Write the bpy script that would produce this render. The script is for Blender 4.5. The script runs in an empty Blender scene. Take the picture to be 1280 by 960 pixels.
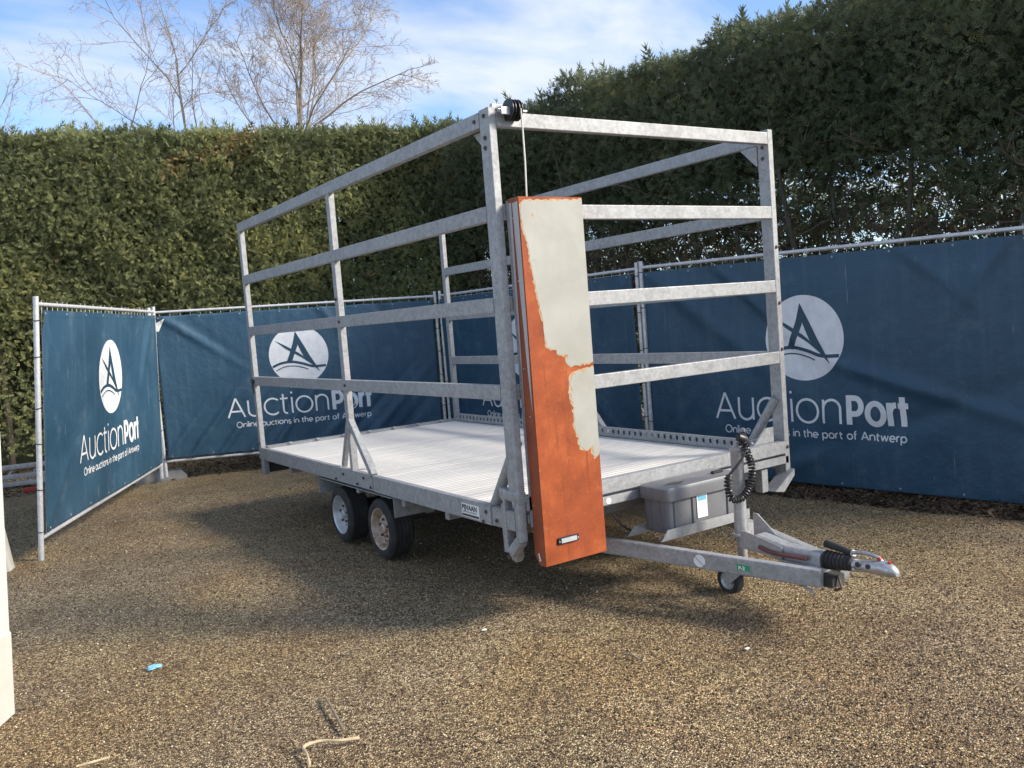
import bpy, bmesh, math, random
import numpy as np
from mathutils import Vector, Matrix
from mathutils.geometry import tessellate_polygon
R = math.radians
random.seed(7); rng = np.random.default_rng(7)
scn = bpy.context.scene
COL = scn.collection

# ------------------------------------------------------------------ camera
G = 0.61                                   # deck level above the gravel
CAM = Vector((-2.469, -3.777, 1.007 + G))
YAW, PIT, ROL, FPX = 0.582, -0.0731, -0.0783, 1095.9
fw = Vector((math.sin(YAW)*math.cos(PIT), math.cos(YAW)*math.cos(PIT), math.sin(PIT)))
rt = Vector((math.cos(YAW), -math.sin(YAW), 0)); up = rt.cross(fw)
r2 = rt*math.cos(ROL) + up*math.sin(ROL); u2 = -rt*math.sin(ROL) + up*math.cos(ROL)
cam = bpy.data.cameras.new('camera'); cam.sensor_width = 36; cam.lens = FPX*36/1280
cam.clip_start = .05; cam.clip_end = 2000
co = bpy.data.objects.new('camera', cam); COL.objects.link(co)
co.matrix_world = Matrix(((r2.x, u2.x, -fw.x, CAM.x), (r2.y, u2.y, -fw.y, CAM.y), (r2.z, u2.z, -fw.z, CAM.z), (0, 0, 0, 1)))
scn.camera = co

# ------------------------------------------------------------------ light
SUN_EL = R(32); SUN_H = Vector((.715, -.70, 0)).normalized()
sd = Vector((SUN_H.x*math.cos(SUN_EL), SUN_H.y*math.cos(SUN_EL), math.sin(SUN_EL)))
sun = bpy.data.lights.new('sun', 'SUN'); sun.energy = 3.3; sun.angle = R(15); sun.color = (1, .93, .82)
so = bpy.data.objects.new('sun', sun); COL.objects.link(so)
so.rotation_euler = sd.to_track_quat('Z', 'Y').to_euler()
w = bpy.data.worlds.new('World'); scn.world = w; w.use_nodes = True
nt = w.node_tree; nt.nodes.clear(); N = nt.nodes.new; LK = nt.links.new
sky = N('ShaderNodeTexSky'); sky.sky_type = 'NISHITA'; sky.sun_disc = False
sky.sun_elevation = SUN_EL; sky.sun_rotation = math.atan2(SUN_H.x, SUN_H.y)
sky.air_density = .8; sky.dust_density = .15; sky.ozone_density = 3.5
tc = N('ShaderNodeTexCoord'); sep = N('ShaderNodeSeparateXYZ'); LK(tc.outputs['Generated'], sep.inputs[0])
zz = N('ShaderNodeMath'); zz.operation = 'ADD'; zz.inputs[1].default_value = .22; LK(sep.outputs['Z'], zz.inputs[0])
zm = N('ShaderNodeMath'); zm.operation = 'MAXIMUM'; zm.inputs[1].default_value = .05; LK(zz.outputs[0], zm.inputs[0])
dx = N('ShaderNodeMath'); dx.operation = 'DIVIDE'; LK(sep.outputs['X'], dx.inputs[0]); LK(zm.outputs[0], dx.inputs[1])
dy = N('ShaderNodeMath'); dy.operation = 'DIVIDE'; LK(sep.outputs['Y'], dy.inputs[0]); LK(zm.outputs[0], dy.inputs[1])
cb = N('ShaderNodeCombineXYZ'); LK(dx.outputs[0], cb.inputs[0]); LK(dy.outputs[0], cb.inputs[1])
mp = N('ShaderNodeMapping'); mp.inputs['Location'].default_value = (3.1, .4, 0); mp.inputs['Rotation'].default_value = (0, 0, .5); mp.inputs['Scale'].default_value = (1, 1.9, 1)
LK(cb.outputs[0], mp.inputs[0])
n1 = N('ShaderNodeTexNoise'); n1.inputs['Scale'].default_value = 1.25; n1.inputs['Detail'].default_value = 6; n1.inputs['Roughness'].default_value = .56; n1.inputs['Distortion'].default_value = .35
LK(mp.outputs[0], n1.inputs['Vector'])
rp = N('ShaderNodeValToRGB'); rp.color_ramp.elements[0].position = .44; rp.color_ramp.elements[0].color = (.04,)*3+(1,)
rp.color_ramp.elements[1].position = .66; rp.color_ramp.elements[1].color = (.93,)*3+(1,)
LK(n1.outputs['Fac'], rp.inputs[0])
mx = N('ShaderNodeMix'); mx.data_type = 'RGBA'; LK(rp.outputs[0], mx.inputs[0]); LK(sky.outputs[0], mx.inputs[6])
mx.inputs[7].default_value = (3.3, 3.55, 3.95, 1)
bg = N('ShaderNodeBackground'); bg.inputs['Strength'].default_value = .125; LK(mx.outputs[2], bg.inputs[0])
wo = N('ShaderNodeOutputWorld'); LK(bg.outputs[0], wo.inputs[0])
vs = scn.view_settings; vs.view_transform = 'Standard'; vs.look = 'None'; vs.gamma = 1; vs.use_curve_mapping = False
vs.exposure = 1.12
scn.render.engine = 'CYCLES'
scn.cycles.max_bounces = 6; scn.cycles.diffuse_bounces = 3; scn.cycles.glossy_bounces = 3; scn.cycles.transmission_bounces = 3; scn.cycles.transparent_max_bounces = 4

# ------------------------------------------------------------------ helpers
def tag(o, label=None, cat=None, group=None, kind=None):
    for k, v in (('label', label), ('category', cat), ('group', group), ('kind', kind)):
        if v: o[k] = v
    return o
def empty(name, loc, label, cat, group=None):
    o = bpy.data.objects.new(name, None); COL.objects.link(o); o.location = loc; o.empty_display_size = .1
    return tag(o, label, cat, group)
OFF = Vector((0, 0, 0))                    # subtracted from coordinates while building (root position)
class MB:
    def __init__(s): s.v = []; s.f = []
    def add(s, vs_, fs):
        b = len(s.v); s.v += [tuple(q) for q in vs_]; s.f += [tuple(i+b for i in f) for f in fs]; return s
    def box(s, x0, x1, y0, y1, z0, z1):
        return s.add([(x0,y0,z0),(x1,y0,z0),(x1,y1,z0),(x0,y1,z0),(x0,y0,z1),(x1,y0,z1),(x1,y1,z1),(x0,y1,z1)],
                     [(3,2,1,0),(4,5,6,7),(0,1,5,4),(1,2,6,5),(2,3,7,6),(3,0,4,7)])
    def beam(s, p0, p1, w_, h, upv=(0,0,1), r=.006):
        """rounded rectangular section; w_ sideways, h along upv"""
        p0 = Vector(p0); p1 = Vector(p1); d = (p1-p0).normalized(); upv = Vector(upv)
        a = d.cross(upv).normalized(); b = a.cross(d).normalized()
        prof = []
        for cx, cy, a0 in ((w_/2-r,h/2-r,0),(-w_/2+r,h/2-r,90),(-w_/2+r,-h/2+r,180),(w_/2-r,-h/2+r,270)):
            for t in (0, 45, 90): prof.append((cx+r*math.cos(R(a0+t)), cy+r*math.sin(R(a0+t))))
        n = len(prof); vs_ = [p+a*x+b*y for p in (p0, p1) for x, y in prof]
        fs = [(i, (i+1) % n, n+(i+1) % n, n+i) for i in range(n)] + [tuple(range(n))[::-1], tuple(range(n, 2*n))]
        return s.add(vs_, fs)
    def tube(s, pts, rad, n=10, cap=True, closed=False):
        pts = [Vector(q) for q in pts]; m = len(pts)
        rad = [rad]*m if not hasattr(rad, '__len__') else rad
        vs_ = []; prev = None
        for i, q in enumerate(pts):
            if closed: d = (pts[(i+1) % m]-pts[i-1]).normalized()
            else: d = (pts[min(i+1, m-1)]-pts[max(i-1, 0)]).normalized()
            if prev is None: a = d.orthogonal().normalized()
            else:
                a = (prev-d*prev.dot(d))
                a = a.normalized() if a.length > 1e-6 else d.orthogonal().normalized()
            prev = a; b = d.cross(a)
            for k in range(n):
                t = 2*math.pi*k/n; vs_.append(q+(a*math.cos(t)+b*math.sin(t))*rad[i])
        fs = []
        for i in range(m if closed else m-1):
            j = (i+1) % m
            for k in range(n): fs.append((i*n+k, i*n+(k+1) % n, j*n+(k+1) % n, j*n+k))
        if cap and not closed: fs += [tuple(range(n))[::-1], tuple(range((m-1)*n, m*n))]
        return s.add(vs_, fs)
    def lathe(s, prof, c, axis, n=32, cap=True):
        """prof: (along axis, radius)"""
        c = Vector(c); ax = Vector(axis).normalized(); a = ax.orthogonal().normalized(); b = ax.cross(a)
        m = len(prof); vs_ = [c+ax*h+(a*math.cos(2*math.pi*k/n)+b*math.sin(2*math.pi*k/n))*r for h, r in prof for k in range(n)]
        fs = [(i*n+k, i*n+(k+1) % n, (i+1)*n+(k+1) % n, (i+1)*n+k) for i in range(m-1) for k in range(n)]
        if cap and prof[0][1] > 1e-5: fs.append(tuple(range(n))[::-1])
        if cap and prof[-1][1] > 1e-5: fs.append(tuple(range((m-1)*n, m*n)))
        return s.add(vs_, fs)
    def prism(s, poly, o, e1, e2, t):
        """poly (x,y) in frame o,e1,e2, thickness t along e1 x e2"""
        o = Vector(o); e1 = Vector(e1); e2 = Vector(e2); nn = e1.cross(e2).normalized()*t; n = len(poly)
        vs_ = [o+e1*x+e2*y for x, y in poly]; vs_ += [q+nn for q in vs_]
        tri = tessellate_polygon([[Vector((x, y, 0)) for x, y in poly]])
        fs = [tuple(t_) for t_ in tri] + [tuple(i+n for i in t_) for t_ in tri] + [(i, (i+1) % n, n+(i+1) % n, n+i) for i in range(n)]
        return s.add(vs_, fs)
    def build(s, name, mat, parent=None, bevel=0, smooth=True, ang=38, loc=None):
        me = bpy.data.meshes.new(name)
        me.from_pydata([(x-OFF.x, y-OFF.y, z-OFF.z) for x, y, z in s.v], [], s.f)
        bm = bmesh.new(); bm.from_mesh(me); bmesh.ops.recalc_face_normals(bm, faces=bm.faces)
        if bevel:
            es = [e for e in bm.edges if len(e.link_faces) == 2 and e.calc_face_angle(0) > R(30)]
            bmesh.ops.bevel(bm, geom=es, offset=bevel, segments=2, affect='EDGES', clamp_overlap=True)
        bm.to_mesh(me); bm.free()
        if smooth:
            me.shade_smooth()
            me.set_sharp_from_angle(angle=R(ang))
        return link(name, me, mat, parent)
def link(name, me, mat, parent=None):
    if mat is not None and not me.materials: me.materials.append(mat)
    o = bpy.data.objects.new(name, me); COL.objects.link(o)
    if parent: o.parent = parent
    return o
def dup(o, parent, loc=None, rot=None):
    c = o.copy(); COL.objects.link(c); c.parent = parent
    if loc is not None: c.location = loc
    if rot is not None: c.rotation_euler = rot
    return c
def npmesh(name, verts, faces, mat, parent=None, tint=None, smooth=False):
    """verts (n,3), faces (m,k) all the same k, tint per vertex"""
    me = bpy.data.meshes.new(name); n = len(verts); m, k = faces.shape
    me.vertices.add(n); me.vertices.foreach_set('co', verts.astype(np.float32).ravel())
    me.loops.add(m*k); me.loops.foreach_set('vertex_index', faces.astype(np.int32).ravel())
    me.polygons.add(m); me.polygons.foreach_set('loop_start', np.arange(0, m*k, k, dtype=np.int32))
    if tint is not None:
        at = me.attributes.new('tint', 'FLOAT', 'POINT'); at.data.foreach_set('value', tint.astype(np.float32))
    me.update(calc_edges=True); me.validate()
    if smooth: me.shade_smooth()
    return link(name, me, mat, parent)

# ------------------------------------------------------------------ materials
class MT:
    def __init__(s, name, rough=.5, metal=0., spec=.5):
        s.m = bpy.data.materials.new(name); s.m.use_nodes = True; s.t = s.m.node_tree
        s.b = s.t.nodes['Principled BSDF']; s.b.inputs['Roughness'].default_value = rough
        s.b.inputs['Metallic'].default_value = metal; s.b.inputs['Specular IOR Level'].default_value = spec
        s.tc = s.t.nodes.new('ShaderNodeTexCoord')
    def n(s, t, **k):
        o = s.t.nodes.new(t)
        for a, v in k.items():
            if a in o.inputs: o.inputs[a].default_value = v
            else: setattr(o, a, v)
        return o
    def l(s, a, b): s.t.links.new(a, b)
    def vec(s, scale=(1,1,1), rot=(0,0,0), src='Object'):
        q = s.n('ShaderNodeMapping'); q.inputs['Scale'].default_value = scale; q.inputs['Rotation'].default_value = rot
        s.l(s.tc.outputs[src], q.inputs[0]); return q.outputs[0]
    def noise(s, sc, det=4, ro=.55, vec=None, dis=0):
        q = s.n('ShaderNodeTexNoise', Scale=sc, Detail=det, Roughness=ro, Distortion=dis)
        s.l(vec if vec is not None else s.tc.outputs['Object'], q.inputs['Vector']); return q.outputs['Fac']
    def vor(s, sc, feat='F1', out='Color', vec=None, rnd=1):
        q = s.n('ShaderNodeTexVoronoi', feature=feat, Scale=sc, Randomness=rnd)
        s.l(vec if vec is not None else s.tc.outputs['Object'], q.inputs['Vector']); return q.outputs[out]
    def ramp(s, fac, *st, mode='LINEAR'):
        q = s.n('ShaderNodeValToRGB'); q.color_ramp.interpolation = mode; e = q.color_ramp.elements
        while len(e) < len(st): e.new(.5)
        for el, (p_, c) in zip(e, st):
            el.position = p_; el.color = (c, c, c, 1) if not hasattr(c, '__len__') else (*c, 1)
        s.l(fac, q.inputs[0]); return q.outputs[0]
    def mix(s, fac, a, b, blend='MIX'):
        q = s.n('ShaderNodeMix', data_type='RGBA', blend_type=blend)
        for v, i in ((fac, 0), (a, 6), (b, 7)):
            if hasattr(v, 'is_linked'): s.l(v, q.inputs[i])
            elif i == 0: q.inputs[0].default_value = v
            else: q.inputs[i].default_value = (*v, 1)
        return q.outputs[2]
    def math(s, op, a, b=0.):
        q = s.n('ShaderNodeMath', operation=op)
        for v, i in ((a, 0), (b, 1)):
            if hasattr(v, 'is_linked'): s.l(v, q.inputs[i])
            else: q.inputs[i].default_value = v
        return q.outputs[0]
    def col(s, c):
        if hasattr(c, 'is_linked'): s.l(c, s.b.inputs['Base Color'])
        else: s.b.inputs['Base Color'].default_value = (*c, 1)
        return s
    def rough(s, c): s.l(c, s.b.inputs['Roughness']); return s
    def bump(s, h, st=.3, dist=.01):
        q = s.n('ShaderNodeBump', Strength=st, Distance=dist); s.l(h, q.inputs['Height']); s.l(q.outputs[0], s.b.inputs['Normal']); return s
M = {}
def galv(name, lo, hi, warm=0, rough=.5, metal=.45):
    t = MT(name, rough, metal)
    v = t.vor(70, vec=t.vec((1,1,1))); vv = t.n('ShaderNodeSeparateColor'); t.l(v, vv.inputs[0])
    a = t.noise(6, 6, .6); b = t.noise(60, 3)
    f = t.math('ADD', t.math('MULTIPLY', vv.outputs[0], .22), t.math('ADD', t.math('MULTIPLY', a, .6), t.math('MULTIPLY', b, .3)))
    c = t.ramp(f, (.25, (lo, lo, lo*1.02)), (.62, ((lo+hi)/2+warm*.5, (lo+hi)/2+warm*.3, (lo+hi)/2)), (.9, (hi+warm, hi+warm*.6, hi)))
    mo = t.ramp(t.noise(26, 5, .7), (.42, 0.), (.60, 1.)); c = t.mix(t.math('MULTIPLY', mo, .34), c, (min(1, hi*1.22),)*3)
    st = t.ramp(t.noise(3, 5, .7, t.vec((1, 1, .12))), (.55, 0.), (.75, 1.))
    c = t.mix(t.math('MULTIPLY', st, .35), c, (.20, .185, .16))
    t.col(c).rough(t.ramp(f, (.2, rough+.12), (.9, rough-.1))); t.bump(b, .08, .004); M[name] = t.m
galv('galv', .21, .40, .008, .58, .3); galv('galv_new', .29, .50, .0, .42, .5); galv('galv_dull', .2, .4, .015, .65, .25)
galv('fence_zinc', .42, .70, .0, .45, .35)
t = MT('aluminium_deck', .62, .05); a = t.noise(3, 5, .6); b = t.noise(14, 5, .6, t.vec((.25, 1, 1)))
dk = t.noise(1.4, 6, .7); t.col(t.mix(t.ramp(t.math('ADD', t.math('MULTIPLY', b, .6), t.math('MULTIPLY', dk, .5)), (.48, 0.), (.75, .7)), t.ramp(a, (.3, (.62, .585, .535)), (.7, (.75, .715, .66))), (.5, .46, .42))).bump(b, .06, .004); M['deck'] = t.m
t = MT('orange_paint', .5, 0, .2); a = t.noise(5, 6, .65); b = t.noise(120, 3); c_ = t.noise(2.2, 5, .6, t.vec((3, 3, .5)))
cc = t.ramp(a, (.3, (.20, .044, .015)), (.55, (.32, .072, .022)), (.75, (.46, .125, .042)))
cc = t.mix(t.ramp(c_, (.5, 0.), (.72, .8)), cc, (.27, .06, .026)); cc = t.mix(t.ramp(b, (.66, 0.), (.72, .35)), cc, (.60, .26, .10))
sp = t.ramp(t.noise(45, 4, .7), (.58, 0.), (.68, .6)); cc = t.mix(sp, cc, (.16, .045, .02))
s1_ = t.ramp(t.noise(30, 5, .6, t.vec((1, 1, .05))), (.54, 0.), (.70, .6)); cc = t.mix(s1_, cc, (.15, .04, .018))
s2_ = t.ramp(t.noise(16, 6, .75), (.60, 0.), (.70, .5)); cc = t.mix(s2_, cc, (.50, .18, .07))
s3_ = t.ramp(t.noise(260, 2, .5), (.62, 0.), (.70, .5)); cc = t.mix(s3_, cc, (.62, .30, .14))
s4_ = t.ramp(t.noise(40, 3, .6, t.vec((.1, 1, 1.4), (0, .5, 0))), (.72, 0.), (.75, .6)); cc = t.mix(s4_, cc, (.12, .035, .015))
t.col(cc).bump(b, .12, .003); M['orange'] = t.m
t = MT('orange_paint_shaded', .5); a = t.noise(5, 6, .65); t.col(t.ramp(a, (.3, (.20, .05, .022)), (.55, (.30, .075, .03)), (.75, (.40, .11, .04)))); M['orange_shaded'] = t.m  # cover sides: orange paint browned, their shade is put into the colour
t = MT('cream_paint', .45); a = t.noise(4, 6, .6); b = t.noise(22, 6, .7, t.vec((1, 1, .3)))
cc = t.ramp(a, (.3, (.31, .30, .255)), (.7, (.38, .37, .325))); cc = t.mix(t.ramp(b, (.62, 0.), (.75, .75)), cc, (.33, .30, .25))
s5_ = t.ramp(t.noise(34, 3, .6, t.vec((.09, 1, 1.2), (0, .15, 0))), (.70, 0.), (.73, .7)); cc = t.mix(s5_, cc, (.16, .14, .11))
s6_ = t.ramp(t.noise(34, 3, .6, t.vec((1.2, 1, .09), (0, .1, 0))), (.70, 0.), (.73, .6)); cc = t.mix(s6_, cc, (.20, .18, .14))
s7_ = t.ramp(t.noise(3, 6, .7), (.5, 0.), (.75, .45)); cc = t.mix(s7_, cc, (.24, .22, .17))
dots = t.ramp(t.noise(26, 2, .5, t.vec((1, 1, .55))), (.73, 0.), (.75, 1.)); cc = t.mix(dots, cc, (.5, .14, .05))
t.col(cc).bump(b, .05, .003); M['cream'] = t.m
t = MT('grey_paint', .5); a = t.noise(6, 5); t.col(t.ramp(a, (.3, (.42, .42, .42)), (.7, (.52, .52, .51)))); M['greyp'] = t.m
def plain(name, c, rough=.5, metal=0, var=.15, sc=8):
    t = MT(name, rough, metal); a = t.noise(sc, 5, .6)
    t.col(t.ramp(a, (.3, tuple(x*(1-var) for x in c)), (.7, tuple(min(1, x*(1+var)) for x in c)))); t.bump(a, .05, .004); M[name] = t.m; return t
t = MT('rubber', .8); a = t.noise(9, 5, .65); b = t.noise(60, 3); t.col(t.mix(t.ramp(a, (.45, 0.), (.7, .6)), (.020, .020, .020), (.075, .062, .048))).bump(b, .15, .004); M['rubber'] = t.m; t = MT('primer', .6); a = t.noise(40, 5, .7); t.col(t.ramp(a, (.35, (.34, .19, .08)), (.6, (.46, .33, .18)))); M['primer'] = t.m
plain('black_plastic', (.018, .018, .019), .4, 0, .2)
plain('dark_steel', (.05, .048, .045), .7, .1, .4); plain('white_sticker', (.78, .78, .76), .4, 0, .03)
plain('green_sticker', (.02, .30, .13), .4); plain('blue_ink', (.16, .42, .58), .5); plain('black_ink', (.02, .02, .02), .5, 0, .1)
plain('red_brown', (.14, .05, .04), .6); plain('rust_bolt', (.11, .08, .06), .7, .2, .5, 40); plain('red', (.45, .04, .03), .5)
plain('rope', (.62, .60, .54), .8); plain('concrete', (.22, .21, .195), .85, 0, .3, 9); plain('blue_litter', (.20, .46, .66), .45)
plain('white_scrap', (.75, .74, .7), .7); plain('twig', (.20, .155, .105), .85, 0, .35, 30); plain('pale_stick', (.46, .36, .22), .8, 0, .3, 30)
plain('reflector', (.55, .56, .58), .2, .3)
t = MT('zinc', .42, .7); t.col(t.ramp(t.noise(22, 5, .7), (.3, (.30, .30, .30)), (.7, (.58, .585, .59)))); M['zinc'] = t.m
t = MT('box_plastic', .5); a = t.noise(5, 5); b = t.noise(30, 4, .7)
cc = t.ramp(a, (.3, (.125, .125, .132)), (.7, (.175, .175, .182))); cc = t.mix(t.ramp(b, (.6, 0.), (.72, .6)), cc, (.05, .05, .055)); t.col(cc).bump(b, .06, .003); M['boxp'] = t.m
t = MT('rim_silver', .4, .5); t.col(t.ramp(t.noise(12, 5), (.3, (.42, .42, .42)), (.7, (.62, .62, .61)))); M['rim'] = t.m
t = MT('rim_rusty', .55, .15); a = t.noise(14, 6, .7); t.col(t.ramp(a, (.35, (.55, .47, .40)), (.52, (.42, .31, .23)), (.66, (.22, .12, .07)))); M['rimr'] = t.m
t = MT('white_board', .5); a = t.noise(9, 6, .7, t.vec((1, 1, .4))); t.col(t.mix(t.ramp(a, (.62, 0.), (.72, .8)), (.52, .51, .49), (.16, .15, .14))); M['board'] = t.m
plain('cream_board', (.50, .485, .43), .5, 0, .06)
# banner cloth: navy weave with dust, pale scuffs and run-down streaks
t = MT('banner_cloth', .5, 0, .45); a = t.noise(1.6, 5, .6); st = t.noise(9, 6, .65, t.vec((1, 1, .045)), .0); sc_ = t.noise(26, 5, .75, t.vec((1, 1, .35)))
cc = t.ramp(a, (.3, (.019, .059, .101)), (.7, (.031, .083, .135))); cc = t.mix(t.ramp(st, (.52, 0.), (.75, .30)), cc, (.09, .15, .20))
cc = t.mix(t.ramp(sc_, (.68, 0.), (.73, .6)), cc, (.30, .36, .40)); sm = t.noise(3.2, 6, .7); cc = t.mix(t.ramp(sm, (.58, 0.), (.74, .28)), cc, (.16, .20, .22)); sl = t.noise(34, 3, .6, t.vec((1, 1, .03))); cc = t.mix(t.ramp(sl, (.70, 0.), (.74, .35)), cc, (.35, .38, .40)); t.col(cc)
wv = t.noise(7, 5, .6); t.bump(wv, .4, .03); t.rough(t.ramp(a, (.3, .42), (.7, .58))); M['banner'] = t.m
t = MT('banner_print', .55); a = t.noise(10, 5, .6); t.col(t.ramp(a, (.35, (.66, .67, .69)), (.6, (.76, .77, .78)))); M['print'] = t.m
t = MT('banner_navy_print', .5); t.col((.018, .056, .092)); M['navy'] = t.m
# gravel
t = MT('gravel_ground', .72, 0, .4)
v1 = t.vec((1, 1, 1)); nA = t.noise(.55, 3, .6); nB = t.noise(2.6, 3, .65)
wq = t.n('ShaderNodeVectorMath', operation='ADD'); nq = t.n('ShaderNodeTexNoise', Scale=60, Detail=0); t.l(v1, nq.inputs['Vector'])
sq = t.n('ShaderNodeVectorMath', operation='SCALE'); sq.inputs['Scale'].default_value = .006; t.l(nq.outputs['Color'], sq.inputs[0]); t.l(v1, wq.inputs[0]); t.l(sq.outputs[0], wq.inputs[1])
vc = t.vor(138, vec=wq.outputs[0]); sc2 = t.n('ShaderNodeSeparateColor'); t.l(vc, sc2.inputs[0]); vd = t.vor(138, out='Distance', vec=wq.outputs[0])
vc2 = t.vor(52, vec=wq.outputs[0]); sc3 = t.n('ShaderNodeSeparateColor'); t.l(vc2, sc3.inputs[0])
stone = t.ramp(sc2.outputs[0], (.0, (.046, .032, .019)), (.28, (.160, .110, .060)), (.55, (.30, .212, .116)), (.78, (.48, .365, .205)), (.95, (.78, .65, .42)))
stone = t.mix(t.ramp(sc3.outputs[0], (.4, 0.), (1., .6)), stone, (.70, .62, .56), 'MULTIPLY')
stone = t.mix(t.ramp(nA, (.44, 0.), (.64, .8)), stone, (1.05, 1.02, .84), 'MULTIPLY')
stone = t.mix(t.ramp(nB, (.5, 0.), (.75, .8)), stone, (.62, .56, .52), 'MULTIPLY')
nD = t.noise(.33, 4, .62, None, .6); stone = t.mix(t.ramp(nD, (.46, 0.), (.62, .8)), stone, (.80, .72, .68), 'MULTIPLY')
nE = t.noise(.8, 4, .65, t.vec((1, .45, 1), (0, 0, .6))); stone = t.mix(t.ramp(nE, (.50, 0.), (.68, .9)), stone, (1.28, 1.18, 1.02), 'MULTIPLY')
stone = t.mix(t.ramp(vd, (.5, 0.), (.85, .75)), stone, (.022, .015, .010)); t.col(stone)
hh = t.math('SUBTRACT', t.math('MULTIPLY', sc2.outputs[1], .5), vd); t.bump(hh, 1., .008); t.rough(t.ramp(sc2.outputs[2], (.2, .45), (.8, .9))); M['gravel'] = t.m
def tinted(name, stops, rough=.7, trans=0):
    t = MT(name, rough, 0, .25)
    if trans:
        df = t.n('ShaderNodeBsdfDiffuse'); at = t.n('ShaderNodeAttribute', attribute_name='tint'); c = t.ramp(at.outputs['Fac'], *stops); t.l(c, df.inputs[0])
        tr = t.n('ShaderNodeBsdfTranslucent'); t.l(c, tr.inputs[0]); mx_ = t.n('ShaderNodeMixShader'); mx_.inputs[0].default_value = trans
        o = t.t.nodes['Material Output']; t.l(df.outputs[0], mx_.inputs[1]); t.l(tr.outputs[0], mx_.inputs[2]); t.l(mx_.outputs[0], o.inputs[0]); t.t.nodes.remove(t.b); M[name] = t.m; return
    at = t.n('ShaderNodeAttribute', attribute_name='tint'); c = t.ramp(at.outputs['Fac'], *stops); t.col(c)
    M[name] = t.m
tinted('stones', ((0, (.06, .042, .025)), (.3, (.15, .108, .064)), (.6, (.26, .18, .095)), (.85, (.42, .32, .18)), (1, (.66, .56, .38))), .6)
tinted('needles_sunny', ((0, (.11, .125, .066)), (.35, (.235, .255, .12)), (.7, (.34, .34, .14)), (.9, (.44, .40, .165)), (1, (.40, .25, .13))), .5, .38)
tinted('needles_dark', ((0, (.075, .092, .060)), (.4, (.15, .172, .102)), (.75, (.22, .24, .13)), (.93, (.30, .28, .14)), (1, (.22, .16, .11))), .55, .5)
tinted('litter', ((0, (.030, .020, .013)), (.5, (.075, .045, .026)), (1, (.16, .10, .06))), .85)
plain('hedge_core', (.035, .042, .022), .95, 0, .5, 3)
t = MT('bark', .9); a = t.noise(12, 6, .65, t.vec((1, 1, .25))); t.col(t.ramp(a, (.3, (.07, .055, .042)), (.7, (.17, .135, .105)))).bump(a, .5, .02); M['bark'] = t.m
t = MT('twig_bark', .85); a = t.noise(1.2, 3); t.col(t.ramp(a, (.35, (.29, .235, .20)), (.65, (.40, .335, .295)))); M['twigbark'] = t.m
t = MT('pale_bark', .85); a = t.noise(4, 5, .6); t.col(t.ramp(a, (.35, (.16, .13, .10)), (.65, (.27, .225, .175)))).bump(a, .3, .02); M['palebark'] = t.m

# ------------------------------------------------------------------ ground
def gz(x, y):
    return .012*np.sin(x*1.3+.4)*np.cos(y*1.1)+.007*np.sin(3.1*x+1.7*y)+.005*np.sin(5.3*y-2.2*x)-.006
def axis(c):
    k = np.concatenate([np.linspace(-9, 9, 150), 9+np.cumsum(np.geomspace(.3, 60, 22))]); k = np.concatenate([-k[150:][::-1], k]); return k+c
gx, gy = np.meshgrid(axis(0), axis(2), indexing='ij'); nx, ny = gx.shape
d_ = np.hypot(gx, gy-2); fall = np.clip(1-(d_-9)/4, 0, 1)
gv = np.stack([gx, gy, gz(gx, gy)*fall-.006*(1-fall)], -1).reshape(-1, 3)
ii, jj = np.meshgrid(np.arange(nx-1), np.arange(ny-1), indexing='ij'); q0 = (ii*ny+jj).ravel()
ground = npmesh('ground', gv, np.stack([q0, q0+ny, q0+ny+1, q0+1], 1), M['gravel'], smooth=True); ground['kind'] = 'structure'

# loose stones lying on the gravel, only where they are near enough to be seen
def stones(n):
    dep = 2.6*np.exp(rng.random(n)*np.log(9.5/2.6)); lat = (rng.random(n)-.5)*1.42*dep
    x = CAM.x+fw.x*dep+rt.x*lat; y = CAM.y+fw.y*dep+rt.y*lat
    s = (.0024+.0034*rng.random(n)**2)*(1+.08*dep)
    base = np.array([(1,0,0),(0,1,0),(-1,0,0),(0,-1,0),(0,0,.75),(0,0,-.6)], float)
    v = base[None]*s[:, None, None]*(.6+.8*rng.random((n, 6, 1)))
    a = rng.random(n)*6.283; c, s_ = np.cos(a), np.sin(a)
    tx = rng.normal(0, .35, n)
    X = v[..., 0]*c[:, None]-v[..., 1]*s_[:, None]; Y = v[..., 0]*s_[:, None]+v[..., 1]*c[:, None]; Z_ = v[..., 2]+X*tx[:, None]
    V = np.stack([X+x[:, None], Y+y[:, None], Z_+(gz(x, y)+s*.35)[:, None]], -1).reshape(-1, 3)
    f = np.array([(0,1,4),(1,2,4),(2,3,4),(3,0,4),(1,0,5),(2,1,5),(3,2,5),(0,3,5)])
    F = (np.arange(n)[:, None, None]*6+f[None]).reshape(-1, 3); T = np.repeat(rng.random(n)**1.8, 6)
    return V, F, T
V, F, T = stones(45000)
o = npmesh('gravel', V, F, M['stones'], tint=T); tag(o, 'brown and pale loose gravel stones covering the yard', 'gravel', kind='stuff')

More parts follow.
